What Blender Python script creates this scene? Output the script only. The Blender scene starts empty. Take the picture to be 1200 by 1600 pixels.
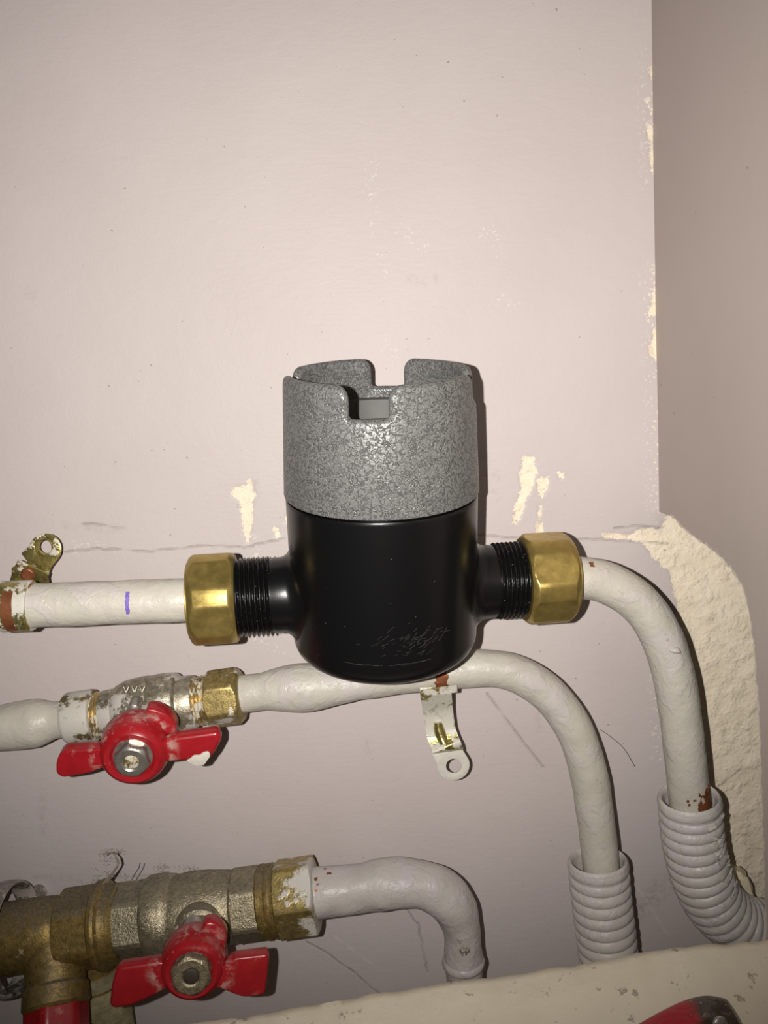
import bpy, bmesh, math, random
import numpy as np
from mathutils import Vector, Matrix, noise as mnoise

random.seed(7)
np.random.seed(7)
R = math.radians
scene = bpy.context.scene
COL = scene.collection

# ------------------------------------------------------------------ camera
F_PX = 1330.0
CAM_POS = Vector((0.0, -0.50, 0.0))
PITCH, ROLL = 9.5, -2.2
cam_rot = Matrix.Rotation(R(90 - PITCH), 3, 'X') @ Matrix.Rotation(R(ROLL), 3, 'Z')
cam_data = bpy.data.cameras.new('camera')
cam_data.sensor_fit = 'VERTICAL'
cam_data.sensor_height = 24.0
cam_data.lens = 24.0 * F_PX / 1600.0
cam_data.clip_start = 0.01
cam = bpy.data.objects.new('camera', cam_data)
cam.matrix_world = Matrix.Translation(CAM_POS) @ cam_rot.to_4x4()
COL.objects.link(cam)
scene.camera = cam

# ------------------------------------------------------------------ light: the phone's LED flash beside the lens, dim room
world = bpy.data.worlds.new('world')
world.use_nodes = True
world.node_tree.nodes['Background'].inputs[0].default_value = (1.0, 0.88, 0.76, 1)
world.node_tree.nodes['Background'].inputs[1].default_value = 0.014
scene.world = world
fl = bpy.data.lights.new('phone_flash', 'SPOT')
fl.energy = 13.0
fl.color = (1.0, 0.962, 0.912)
fl.shadow_soft_size = 0.0022
fl.spot_size = R(103)
fl.spot_blend = 1.0
flo = bpy.data.objects.new('phone_flash', fl)
flo.matrix_world = Matrix.Translation(CAM_POS + cam_rot @ Vector((-0.026, 0.002, 0.0))) @ (cam_rot @ Matrix.Rotation(R(9.0), 3, 'X')).to_4x4()
COL.objects.link(flo)

scene.view_settings.view_transform = 'Standard'
scene.view_settings.look = 'None'
scene.view_settings.exposure = 0.0
scene.view_settings.gamma = 1.0
scene.view_settings.use_curve_mapping = False

# ------------------------------------------------------------------ helpers
def U(px, py, Y):
    """point seen at a photograph pixel, standing at distance plane y = Y off the wall"""
    d = cam_rot @ Vector(((px - 600) / F_PX, -(py - 800) / F_PX, -1.0))
    return CAM_POS + d * ((Y - CAM_POS.y) / d.y)

def depth(p):
    return -(cam_rot.transposed() @ (Vector(p) - CAM_POS)).z

def M_per_px(p):
    return depth(p) / F_PX

def empty(name, loc=(0, 0, 0), mat=None):
    o = bpy.data.objects.new(name, None)
    o.empty_display_size = 0.01
    COL.objects.link(o)
    if mat is not None:
        o.matrix_world = mat
    else:
        o.location = loc
    return o

def tag(o, label, cat, group=None):
    o['label'] = label
    o['category'] = cat
    if group:
        o['group'] = group
    return o

def mk(name, vf, mat, parent=None, sharp=35, local=None, label=None):
    """one mesh object; vertices given in world space unless local is a matrix"""
    v, f = vf
    me = bpy.data.meshes.new(name)
    v = [Vector(p) for p in v]
    inv = None
    if parent is not None and local is None:
        inv = parent.matrix_basis.inverted()
        q = parent.parent
        if q is not None:
            inv = inv @ q.matrix_basis.inverted()
    if inv is not None:
        v = [inv @ p for p in v]
    me.from_pydata([tuple(p) for p in v], [], f)
    me.validate()
    bm = bmesh.new()
    bm.from_mesh(me)
    bmesh.ops.remove_doubles(bm, verts=bm.verts, dist=1e-6)
    bmesh.ops.recalc_face_normals(bm, faces=bm.faces)
    bm.to_mesh(me)
    bm.free()
    if sharp:
        me.polygons.foreach_set('use_smooth', [True] * len(me.polygons))
        me.set_sharp_from_angle(angle=R(sharp))
    me.materials.append(mat)
    o = bpy.data.objects.new(name, me)
    COL.objects.link(o)
    if parent is not None:
        o.parent = parent
    if label:
        o['label'] = label
    return o

def join(*vfs):
    V, Fc = [], []
    for v, f in vfs:
        b = len(V)
        V += list(v)
        Fc += [tuple(i + b for i in q) for q in f]
    return V, Fc

def frame(axis, up=Vector((0, 0, 1))):
    a = Vector(axis).normalized()
    u = Vector(up) - a * Vector(up).dot(a)
    if u.length < 1e-6:
        u = Vector((0, 1, 0)) - a * a.y
    u.normalize()
    return a, u, a.cross(u)

def lathe(profile, origin, axis, n=48, up=Vector((0, 0, 1)), rfun=None, closed=False):
    """profile = [(t, r)] along axis"""
    a, u, w = frame(axis, up)
    origin = Vector(origin)
    V, Fc = [], []
    for t, r in profile:
        for k in range(n):
            th = 2 * math.pi * k / n
            rr = rfun(t, th, r) if rfun else r
            V.append(origin + a * t + (u * math.cos(th) + w * math.sin(th)) * rr)
    m = len(profile)
    for i in range(m - 1 + (1 if closed else 0)):
        i2 = (i + 1) % m
        for k in range(n):
            k2 = (k + 1) % n
            Fc.append((i * n + k, i * n + k2, i2 * n + k2, i2 * n + k))
    if not closed:
        if profile[0][1] > 1e-5:
            Fc.append(tuple(range(n)))
        if profile[-1][1] > 1e-5:
            Fc.append(tuple((m - 1) * n + k for k in range(n)))
    return V, Fc

def hex_r(th, af, rot, bev, sides=6):
    """radius of a hexagon with flattened (worn) corners at angle th"""
    st = 2 * math.pi / sides
    x = (th - rot) % st - st / 2            # 0 in the middle of a flat
    r = af / 2 / math.cos(x)
    rc = af / 2 / math.cos(st / 2) - bev    # the corner flat
    y = (st / 2 - abs(x))
    return min(r, rc / math.cos(y))

def hex_nut(origin, axis, L, af, bore, rot, bev=0.0012, ch=0.004, up=Vector((0, 0, 1)), sides=6, n=144, chb=None):
    """hexagonal nut: chamfered both ends, worn corners, bored through"""
    corner = af / 2 / math.cos(math.pi / sides) - bev
    chb = ch if chb is None else chb
    ts = [ch * i / 6 for i in range(7)] + [L - chb * (6 - i) / 6 for i in range(7)]
    drop = (corner - af / 2) * 1.25 + 0.0006
    def rf(t, th, r):
        if r >= 0:
            return r
        h = hex_r(th, af, rot, bev, sides)
        c = corner
        if ch and t < ch:
            c = corner - drop * ((ch - t) / ch) ** 1.3
        elif chb and t > L - chb:
            c = corner - drop * ((t - L + chb) / chb) ** 1.3
        return min(h, c)
    prof = [(0.0006, bore)] + [(0, bore + 0.001)] + [(t, -1) for t in ts] + [(L, bore + 0.001), (L - 0.0006, bore)]
    return lathe(prof, origin, axis, n, up, rf, closed=True)

def catmull(pts, per=10):
    pts = [Vector(p) for p in pts]
    P = [pts[0] * 2 - pts[1]] + pts + [pts[-1] * 2 - pts[-2]]
    out = []
    for i in range(1, len(P) - 2):
        for k in range(per):
            t = k / per
            a, b, c, d = P[i - 1], P[i], P[i + 1], P[i + 2]
            out.append(0.5 * ((2 * b) + (c - a) * t + (2 * a - 5 * b + 4 * c - d) * t * t + (3 * b - a - 3 * c + d) * t ** 3))
    out.append(P[-2])
    return out

def resample(path, step):
    s = [0.0]
    for i in range(1, len(path)):
        s.append(s[-1] + (path[i] - path[i - 1]).length)
    n = max(2, int(round(s[-1] / step)))
    out, j = [], 0
    for k in range(n + 1):
        q = s[-1] * k / n
        while j < len(s) - 2 and s[j + 1] < q:
            j += 1
        t = (q - s[j]) / max(1e-9, s[j + 1] - s[j])
        out.append(path[j].lerp(path[j + 1], min(1, max(0, t))))
    return out, s[-1]

def tube(path, rad, n=36, caps=True, lump=0.0, lscale=60.0):
    """swept round tube; rad is a number or a function of (distance, fraction)"""
    V, Fc = [], []
    T = []
    for i in range(len(path)):
        a = path[max(0, i - 1)]
        b = path[min(len(path) - 1, i + 1)]
        T.append((b - a).normalized())
    u = Vector((0, -1, 0.3))
    u = (u - T[0] * u.dot(T[0])).normalized()
    s = 0.0
    tot = sum((path[i] - path[i - 1]).length for i in range(1, len(path)))
    for i, p in enumerate(path):
        if i:
            s += (p - path[i - 1]).length
        u = (u - T[i] * u.dot(T[i])).normalized()
        w = T[i].cross(u)
        r = rad(s, s / tot) if callable(rad) else rad
        for k in range(n):
            th = 2 * math.pi * k / n
            d = u * math.cos(th) + w * math.sin(th)
            q = p + d * r
            if lump:
                q = q + d * (lump * mnoise.noise(q * lscale))
            V.append(q)
    m = len(path)
    for i in range(m - 1):
        for k in range(n):
            k2 = (k + 1) % n
            Fc.append((i * n + k, i * n + k2, (i + 1) * n + k2, (i + 1) * n + k))
    if caps:
        Fc.append(tuple(range(n)))
        Fc.append(tuple((m - 1) * n + k for k in range(n)))
    return V, Fc

def plate(outline, thick, origin, e1, e2, e3, holes=(), bevel=0.0, seg=2):
    """flat outline (2D, metres) with holes, extruded by thick along -e3, edges rounded"""
    bm = bmesh.new()
    edges = []
    for loop in [outline] + list(holes):
        vs = [bm.verts.new((x, y, 0)) for x, y in loop]
        for i in range(len(vs)):
            edges.append(bm.edges.new((vs[i], vs[(i + 1) % len(vs)])))
    bmesh.ops.triangle_fill(bm, edges=edges, use_beauty=True)
    bmesh.ops.dissolve_limit(bm, angle_limit=0.01, verts=bm.verts, edges=[e for e in bm.edges if len(e.link_faces) == 2]) if not holes else None
    ext = bmesh.ops.extrude_face_region(bm, geom=list(bm.faces))
    for g in ext['geom']:
        if isinstance(g, bmesh.types.BMVert):
            g.co.z -= thick
    bmesh.ops.recalc_face_normals(bm, faces=bm.faces)
    if bevel:
        be = [e for e in bm.edges if len(e.link_faces) == 2 and e.calc_face_angle(0) > R(50)]
        bmesh.ops.bevel(bm, geom=be, offset=bevel, segments=seg, profile=0.5, affect='EDGES', clamp_overlap=True)
    bm.verts.index_update()
    o = Vector(origin)
    V = [o + e1 * v.co.x + e2 * v.co.y + e3 * v.co.z for v in bm.verts]
    Fc = [tuple(v.index for v in f.verts) for f in bm.faces]
    bm.free()
    return V, Fc

def arc(cx, cy, r, a0, a1, n):
    return [(cx + r * math.cos(R(a0 + (a1 - a0) * i / n)), cy + r * math.sin(R(a0 + (a1 - a0) * i / n))) for i in range(n + 1)]

def circle(cx, cy, r, n=28):
    return [(cx + r * math.cos(2 * math.pi * i / n), cy + r * math.sin(2 * math.pi * i / n)) for i in range(n)]

def round_poly(pts, rad, n=5):
    """polygon with rounded corners"""
    out = []
    m = len(pts)
    for i in range(m):
        p = Vector(pts[i]).to_2d()
        a = Vector(pts[i - 1]).to_2d() - p
        b = Vector(pts[(i + 1) % m]).to_2d() - p
        r = rad[i] if isinstance(rad, (list, tuple)) else rad
        l = min(r, a.length * 0.45, b.length * 0.45)
        A, B = p + a.normalized() * l, p + b.normalized() * l
        for k in range(n + 1):
            t = k / n
            out.append(tuple(A * (1 - t) ** 2 + p * 2 * t * (1 - t) + B * t * t))
    return out

# ------------------------------------------------------------------ materials
class NT:
    """tiny node-graph builder"""
    def __init__(self, name):
        self.m = bpy.data.materials.new(name)
        self.m.use_nodes = True
        self.t = self.m.node_tree
        self.b = self.t.nodes['Principled BSDF']
        self.co = self.t.nodes.new('ShaderNodeTexCoord').outputs['Object']
    def new(self, typ, **kw):
        n = self.t.nodes.new(typ)
        for k, v in kw.items():
            setattr(n, k, v)
        return n
    def put(self, inp, v):
        if hasattr(v, 'is_output') or isinstance(v, bpy.types.NodeSocket):
            self.t.links.new(v, inp)
        elif isinstance(v, (tuple, list)) and len(v) == 3 and inp.type == 'RGBA':
            inp.default_value = (*v, 1)
        else:
            inp.default_value = v
    def noise(self, scale, detail=3, rough=0.55, co=None, distort=0.0):
        n = self.new('ShaderNodeTexNoise')
        self.put(n.inputs['Vector'], co or self.co)
        n.inputs['Scale'].default_value = scale
        n.inputs['Detail'].default_value = detail
        n.inputs['Roughness'].default_value = rough
        n.inputs['Distortion'].default_value = distort
        return n.outputs['Fac']
    def voro(self, scale, feature='DISTANCE_TO_EDGE', co=None, rand=1.0):
        n = self.new('ShaderNodeTexVoronoi', feature=feature)
        self.put(n.inputs['Vector'], co or self.co)
        n.inputs['Scale'].default_value = scale
        n.inputs['Randomness'].default_value = rand
        return n.outputs['Distance']
    def stretch(self, sx, sy, sz):
        n = self.new('ShaderNodeMapping')
        self.put(n.inputs['Vector'], self.co)
        n.inputs['Scale'].default_value = (sx, sy, sz)
        return n.outputs[0]
    def ramp(self, v, lo, hi, a=0.0, b=1.0):
        n = self.new('ShaderNodeMapRange')
        self.put(n.inputs[0], v)
        n.inputs[1].default_value = lo
        n.inputs[2].default_value = hi
        n.inputs[3].default_value = a
        n.inputs[4].default_value = b
        return n.outputs[0]
    def math(self, op, a, b=0.0):
        n = self.new('ShaderNodeMath', operation=op)
        self.put(n.inputs[0], a)
        self.put(n.inputs[1], b)
        return n.outputs[0]
    def mix(self, f, a, b):
        n = self.new('ShaderNodeMix', data_type='RGBA')
        self.put(n.inputs['Factor'], f)
        self.put(n.inputs[6], a)
        self.put(n.inputs[7], b)
        return n.outputs[2]
    def attr(self, name):
        return self.new('ShaderNodeAttribute', attribute_name=name).outputs['Fac']
    def normal_z(self):
        g = self.new('ShaderNodeNewGeometry')
        s = self.new('ShaderNodeSeparateXYZ')
        self.put(s.inputs[0], g.outputs['Normal'])
        return s.outputs[2]
    def bump(self, h, strength=0.3, dist=0.001, prev=None):
        n = self.new('ShaderNodeBump')
        self.put(n.inputs['Height'], h)
        n.inputs['Strength'].default_value = strength
        n.inputs['Distance'].default_value = dist
        if prev is not None:
            self.put(n.inputs['Normal'], prev)
        return n.outputs[0]
    def done(self, col, rough=0.5, metal=0.0, normal=None, spec=0.5, coat=0.0):
        self.put(self.b.inputs['Base Color'], col)
        self.put(self.b.inputs['Roughness'], rough)
        self.put(self.b.inputs['Metallic'], metal)
        self.b.inputs['Specular IOR Level'].default_value = spec
        self.b.inputs['Coat Weight'].default_value = coat
        if normal is not None:
            self.put(self.b.inputs['Normal'], normal)
        return self.m

LILAC = (0.56, 0.495, 0.485)
CREAM = (0.76, 0.68, 0.50)
PIPE = (0.535, 0.50, 0.43)

def mat_wall():
    g = NT('lilac_wall_paint')
    n1 = g.noise(260, 4, 0.6)
    n2 = g.noise(900, 2)
    w = g.math('ADD', g.math('MULTIPLY', g.math('SUBTRACT', n1, 0.5), 0.0070), g.math('MULTIPLY', g.math('SUBTRACT', n2, 0.5), 0.003))
    chip = g.ramp(g.math('ADD', g.attr('chip'), w), -0.00015, 0.00025, 1, 0)
    # scattered crumbs round the chips and along the corner
    fl = g.math('MULTIPLY', g.ramp(g.noise(520, 2), 0.60, 0.63), g.ramp(g.attr('fleck'), 0.0, 0.010, 1, 0))
    dirt = g.math('MULTIPLY', g.ramp(g.noise(240, 4, 0.7), 0.42, 0.72), g.ramp(g.math('ADD', g.attr('dirt'), w), -0.004, 0.003, 1, 0))
    crack = g.ramp(g.math('ADD', g.attr('crack'), g.math('MULTIPLY', w, 0.05)), 0.0003, 0.0012, 1, 0)
    brk = g.ramp(g.noise(60, 3), 0.30, 0.50)
    crack = g.math('MULTIPLY', crack, brk)
    scr = g.math('MULTIPLY', g.ramp(g.attr('scratch'), 0.0004, 0.0013, 1, 0), g.ramp(g.noise(200, 3), 0.35, 0.6))
    var = g.noise(14, 3)
    base = g.mix(g.ramp(var, 0.3, 0.7), (0.545, 0.480, 0.465), (0.570, 0.506, 0.492))
    cr = g.mix(g.ramp(g.noise(70, 5, 0.65), 0.35, 0.7), (0.80, 0.69, 0.53), (0.92, 0.81, 0.65))
    c = g.mix(chip, base, cr)
    c = g.mix(g.math('MULTIPLY', fl, 0.8), c, (0.80, 0.76, 0.66))
    c = g.mix(g.math('MULTIPLY', dirt, 0.5), c, (0.24, 0.185, 0.15))
    c = g.mix(g.math('MULTIPLY', crack, 0.36), c, (0.20, 0.16, 0.15))
    c = g.mix(g.math('MULTIPLY', scr, 0.45), c, (0.72, 0.67, 0.62))
    spk = g.math('MULTIPLY', g.ramp(g.noise(330, 1), 0.785, 0.80), 0.55)
    c = g.mix(spk, c, (0.18, 0.13, 0.11))
    h = g.math('SUBTRACT', g.math('MULTIPLY', g.noise(120, 4), 0.5), g.math('MULTIPLY', chip, 1.1))
    h = g.math('SUBTRACT', h, g.math('MULTIPLY', crack, 0.9))
    h2 = g.math('MULTIPLY', g.math('ADD', g.noise(90, 5, 0.62), g.math('MULTIPLY', g.ramp(g.noise(120, 3), 0.46, 0.72), 0.45)), chip)
    nb = g.bump(h, 0.5, 0.0011)
    nb = g.bump(h2, 0.6, 0.0032, nb)
    nb = g.bump(g.noise(1, 3, co=g.stretch(90, 90, 420)), 0.13, 0.0009, nb)
    nb = g.bump(g.noise(700, 3), 0.16, 0.0006, nb)
    rough = g.math('ADD', g.math('MULTIPLY', chip, 0.35), 0.50)
    return g.done(c, rough, 0, nb, 0.20)

def mat_side():
    g = NT('side_wall_paint')
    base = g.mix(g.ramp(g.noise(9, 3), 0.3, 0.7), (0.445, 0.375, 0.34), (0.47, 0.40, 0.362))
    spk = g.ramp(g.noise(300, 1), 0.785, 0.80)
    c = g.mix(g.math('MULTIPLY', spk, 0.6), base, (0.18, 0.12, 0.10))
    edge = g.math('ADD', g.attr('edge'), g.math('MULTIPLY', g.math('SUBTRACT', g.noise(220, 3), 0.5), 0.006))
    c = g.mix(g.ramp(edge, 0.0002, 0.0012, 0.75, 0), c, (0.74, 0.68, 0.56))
    nb = g.bump(g.noise(60, 4), 0.22, 0.0012)
    nb = g.bump(g.noise(700, 2), 0.1, 0.0004, nb)
    return g.done(c, 0.5, 0, nb, 0.4)

def mat_pipe(name='white_pipe_paint', base=PIPE, dirt=0.5, grime=(0.20, 0.14, 0.09), streak=True):
    g = NT(name)
    c = g.mix(g.ramp(g.noise(70, 4), 0.35, 0.7), base, tuple(x * 0.90 for x in base))
    # smears of the lilac wall paint and paler brush marks
    sm = g.ramp(g.noise(1, 4, 0.6, co=g.stretch(45, 60, 32), distort=1.2), 0.53, 0.57, 0, 0.75)
    c = g.mix(sm, c, tuple(x * y for x, y in zip(base, (0.98, 0.955, 1.06))))
    spots = g.math('MULTIPLY', g.ramp(g.noise(420, 3, 0.6), 0.66, 0.71), g.ramp(g.noise(45, 2), 0.45, 0.60))
    c = g.mix(g.math('MULTIPLY', spots, dirt), c, grime)
    ms = g.math('MULTIPLY', g.ramp(g.voro(120, 'DISTANCE_TO_EDGE', co=g.stretch(1, 1.6, 0.5)), 0.0, 0.035, 1, 0), g.ramp(g.noise(38, 3), 0.56, 0.66))
    c = g.mix(g.math('MULTIPLY', ms, 0.45 * dirt), c, (0.22, 0.18, 0.14))
    nb = g.bump(g.noise(95, 4), 0.55, 0.0022)
    nb = g.bump(sm, 0.35, 0.0007, nb)
    nb = g.bump(g.noise(1, 2, co=g.stretch(80, 600, 600)), 0.14, 0.0005, nb)
    return g.done(c, g.ramp(g.noise(90, 3), 0.3, 0.7, 0.34, 0.52), 0, nb, 0.45)

def mat_hammer():
    g = NT('grey_hammered_enamel')
    n1 = g.noise(430, 2, 0.5, distort=0.9)
    vein = g.ramp(g.math('ABSOLUTE', g.math('SUBTRACT', n1, 0.49)), 0.0, 0.065, 1, 0)
    vein = g.math('MULTIPLY', vein, g.ramp(g.noise(200, 2), 0.20, 0.42))
    n2 = g.noise(900, 3)
    base = g.mix(g.ramp(n2, 0.3, 0.7), (0.150, 0.150, 0.146), (0.205, 0.205, 0.198))
    c = g.mix(g.math('MULTIPLY', vein, 0.80), base, (0.045, 0.045, 0.043))
    h = g.math('SUBTRACT', g.math('MULTIPLY', g.noise(480, 2), 0.6), g.math('MULTIPLY', vein, 0.55))
    nb = g.bump(h, 0.6, 0.0008)
    return g.done(c, 0.40, 0.20, nb, 0.5)

def mat_black():
    g = NT('black_enamel')
    nb = g.bump(g.noise(1200, 3), 0.04, 0.0004)
    spk = g.ramp(g.noise(800, 1), 0.80, 0.82)
    c = g.mix(g.math('MULTIPLY', spk, 0.4), (0.0045, 0.0044, 0.0047), (0.30, 0.27, 0.24))
    return g.done(c, 0.27, 0, nb, 0.38)

def mat_black_neck():
    g = NT('black_thread_enamel')
    spk = g.ramp(g.noise(900, 1), 0.74, 0.78)
    c = g.mix(g.math('MULTIPLY', spk, 0.6), (0.005, 0.0048, 0.005), (0.45, 0.42, 0.40))
    nb = g.bump(g.noise(1300, 3), 0.22, 0.0004)
    return g.done(c, 0.27, 0, nb, 0.4)

def mat_brass(name='clean_brass', col=(0.47, 0.345, 0.105), rough=0.34, metal=0.80, dark=0.25, bumpy=0.08):
    g = NT(name)
    c = g.mix(g.ramp(g.noise(160, 4), 0.4, 0.72), col, tuple(x * (1 - dark) for x in col))
    sp = g.math('MULTIPLY', g.ramp(g.noise(620, 2), 0.74, 0.77), 0.35)
    c = g.mix(sp, c, tuple(min(1, x * 1.7) for x in col))
    nb = g.bump(g.noise(500, 4), bumpy, 0.0006)
    return g.done(c, g.ramp(g.noise(210, 3), 0.3, 0.7, rough - 0.06, rough + 0.10), metal, nb, 0.5)

def mat_painted_metal(name, metal_col, paint=(0.55, 0.52, 0.46), lo=0.48, scale=70, mrough=0.42, dust=None, dlo=0.25, grainy=0.35, metal=0.85, dirt=0.3):
    """worn plating with old paint and, on upward faces, settled dust"""
    g = NT(name)
    mc = g.mix(g.ramp(g.noise(330, 4, 0.65), 0.4, 0.66), metal_col, tuple(x * 0.55 for x in metal_col))
    p = g.ramp(g.noise(scale, 5, 0.66), lo, lo + 0.05)
    c = g.mix(p, mc, paint)
    dk = g.math('MULTIPLY', g.ramp(g.noise(150, 4, 0.7), 0.58, 0.68), dirt)
    c = g.mix(dk, c, (0.13, 0.10, 0.065))
    m = g.math('MULTIPLY', g.math('SUBTRACT', 1.0, p), metal)
    r = g.ramp(p, 0, 1, mrough, 0.45)
    if dust is not None:
        up = g.math('ADD', g.normal_z(), g.math('MULTIPLY', g.math('SUBTRACT', g.noise(190, 4, 0.7), 0.5), 1.3))
        d = g.ramp(up, dlo, dlo + 0.45, 0, 0.92)
        c = g.mix(d, c, g.mix(g.ramp(g.noise(800, 2), 0.4, 0.6), dust, tuple(x * 0.6 for x in dust)))
        m = g.math('MULTIPLY', m, g.math('SUBTRACT', 1.0, d))
        r = g.math('MAXIMUM', r, g.math('MULTIPLY', d, 0.9))
    nb = g.bump(g.noise(900, 3, 0.7), grainy, 0.0007)
    nb = g.bump(p, 0.3, 0.0005, nb)
    return g.done(c, r, m, nb, 0.5)

def mat_red(name='red_handle_enamel', dusty=0.45, hub=None):
    g = NT(name)
    c = g.mix(g.ramp(g.noise(120, 3), 0.35, 0.7), (0.36, 0.012, 0.018), (0.30, 0.009, 0.014))
    d = g.math('MULTIPLY', g.ramp(g.noise(48, 5, 0.72), 0.60, 0.74), dusty)
    if hub is not None:
        vm = g.new('ShaderNodeVectorMath', operation='DISTANCE')
        g.put(vm.inputs[0], g.co)
        vm.inputs[1].default_value = hub[0]
        q = g.math('ADD', vm.outputs['Value'], g.math('MULTIPLY', g.math('SUBTRACT', g.noise(130, 4, 0.7), 0.5), 0.016))
        r_ = hub[1]
        k = g.math('MULTIPLY', g.ramp(q, r_ * 1.06, r_ * 1.16), g.ramp(q, r_ * 1.20, r_ * 1.42, 0.62, 0))
        d = g.math('MAXIMUM', d, g.math('MULTIPLY', k, g.ramp(g.noise(260, 3), 0.42, 0.62)))
    c = g.mix(d, c, (0.52, 0.40, 0.34))
    s = g.math('MULTIPLY', g.ramp(g.noise(700, 2), 0.73, 0.76), 0.5)
    c = g.mix(s, c, (0.60, 0.42, 0.36))
    nb = g.bump(g.noise(200, 3), 0.10, 0.0006)
    return g.done(c, g.ramp(d, 0, 0.4, 0.30, 0.7), 0, nb, 0.5)

def mat_plain(name, col, rough=0.5, metal=0.0, var=0.15, scale=150, bump=0.15):
    g = NT(name)
    c = g.mix(g.ramp(g.noise(scale, 4), 0.35, 0.7), col, tuple(x * (1 - var) for x in col))
    nb = g.bump(g.noise(scale * 2.5, 3), bump, 0.0006)
    return g.done(c, rough, metal, nb)

def mat_ledge():
    g = NT('cream_ledge_paint')
    c = g.mix(g.ramp(g.noise(22, 4), 0.35, 0.7), (0.72, 0.645, 0.51), (0.65, 0.58, 0.45))
    sp = g.math('MULTIPLY', g.ramp(g.noise(150, 4, 0.7), 0.62, 0.67), 0.6)
    c = g.mix(sp, c, (0.14, 0.11, 0.075))
    wh = g.math('MULTIPLY', g.ramp(g.noise(300, 3), 0.70, 0.73), 0.4)
    c = g.mix(wh, c, (0.7, 0.65, 0.55))
    nb = g.bump(g.noise(75, 5, 0.6), 0.35, 0.0022)
    return g.done(c, 0.5, 0, nb, 0.4)

def mat_sooty_red():
    g = NT('red_and_soot_enamel')
    s = g.new('ShaderNodeSeparateXYZ')
    g.put(s.inputs[0], g.co)
    f = g.math('ADD', s.outputs[0], g.math('MULTIPLY', g.math('SUBTRACT', g.noise(160, 4), 0.5), 0.012))
    k = g.ramp(f, -0.004, 0.001)
    c = g.mix(k, (0.40, 0.014, 0.025), (0.045, 0.032, 0.022))
    c = g.mix(g.math('MULTIPLY', k, g.ramp(g.noise(300, 3), 0.62, 0.68)), c, (0.22, 0.17, 0.10))
    return g.done(c, g.ramp(k, 0, 1, 0.4, 0.28), 0, g.bump(g.noise(260, 4), 0.5, 0.001))

WALL = mat_wall()
SIDE = mat_side()
PIPE_M = mat_pipe()
PIPE_OLD = mat_pipe('grubby_pipe_paint', (0.50, 0.46, 0.43), 0.8)
CONDUIT = mat_pipe('painted_conduit_plastic', (0.56, 0.525, 0.485), 0.45, (0.32, 0.26, 0.20))
HAMMER = mat_hammer()
BLACK = mat_black()
BLACKN = mat_black_neck()
BRASS = mat_brass()
BRASS_OLD = mat_painted_metal('dusty_old_brass', (0.34, 0.235, 0.075), (0.40, 0.33, 0.22), 0.63, 60, 0.45, (0.17, 0.135, 0.085), 0.50, 0.4, 0.65, 0.55)
NICKEL = mat_painted_metal('paint_smeared_nickel', (0.48, 0.435, 0.33), (0.53, 0.49, 0.44), 0.505, 55, 0.38, None, 0, 0.35, 0.75, 0.45)
NICKEL_OLD = mat_painted_metal('grimy_nickel', (0.46, 0.40, 0.27), (0.50, 0.45, 0.38), 0.62, 60, 0.36, (0.21, 0.175, 0.125), 0.62, 0.6, 0.75, 0.4)
NUT_WORN = mat_painted_metal('half_painted_brass', (0.42, 0.32, 0.12), (0.56, 0.53, 0.48), 0.53, 45, 0.38, None, 0, 0.25, 0.7, 0.35)
COLLAR_P = mat_painted_metal('painted_collar', (0.22, 0.165, 0.07), (0.55, 0.52, 0.46), 0.455, 42, 0.45, None, 0, 0.3, 0.6, 0.5)
THREAD_BR = mat_painted_metal('bright_thread_brass', (0.56, 0.42, 0.19), (0.60, 0.55, 0.45), 0.52, 120, 0.34, None, 0, 0.2, 0.75, 0.2)
CLIP_M = mat_painted_metal('passivated_clip_steel', (0.52, 0.44, 0.155), (0.58, 0.54, 0.48), 0.56, 120, 0.26, None, 0, 0.12, 0.85, 0.35)
CLIP_P = mat_painted_metal('painted_clip_steel', (0.42, 0.36, 0.13), (0.58, 0.55, 0.48), 0.45, 95, 0.26, None, 0, 0.15, 0.75, 0.5)
STEEL = mat_plain('zinc_steel', (0.50, 0.47, 0.42), 0.34, 0.8, 0.35, 260, 0.2)
GALV = mat_painted_metal('dull_galvanised_steel', (0.36, 0.34, 0.30), (0.47, 0.43, 0.38), 0.50, 60, 0.35, None, 0, 0.3, 0.7, 0.5)
COPPER = mat_plain('bare_copper', (0.30, 0.105, 0.045), 0.42, 0.45, 0.35, 200, 0.2)
RED = mat_red()
RED_CAP = mat_red('dusty_red_cap_plastic', 0.75)
GREY_IN = mat_plain('smooth_grey_casting', (0.12, 0.117, 0.11), 0.6, 0.2, 0.2, 60, 0.1)
LEDGE = mat_ledge()
SOOT = mat_sooty_red()
LINT = mat_plain('grey_lint', (0.30, 0.245, 0.20), 0.95, 0, 0.3, 300, 0)
HAIR = mat_plain('dark_hair', (0.05, 0.035, 0.03), 0.6, 0, 0.2, 300, 0)
INK = mat_plain('violet_marker_ink', (0.20, 0.13, 0.50), 0.5, 0, 0.35, 700, 0)
PTFE = mat_plain('thread_tape_brass', (0.50, 0.44, 0.26), 0.45, 0.35, 0.4, 200, 0.2)
GRIME = mat_plain('dark_socket', (0.05, 0.038, 0.026), 0.6, 0, 0.3, 300, 0.2)
PUTTY = mat_plain('crumbled_filler', (0.74, 0.66, 0.46), 0.85, 0, 0.2, 200, 0.5)
PAINTBITS = mat_plain('flaked_white_paint', (0.66, 0.62, 0.55), 0.6, 0, 0.1, 300, 0.3)

# ------------------------------------------------------------------ back wall
def wxz(px, py):
    p = U(px, py, 0.0)
    return (p.x, p.z)

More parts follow.
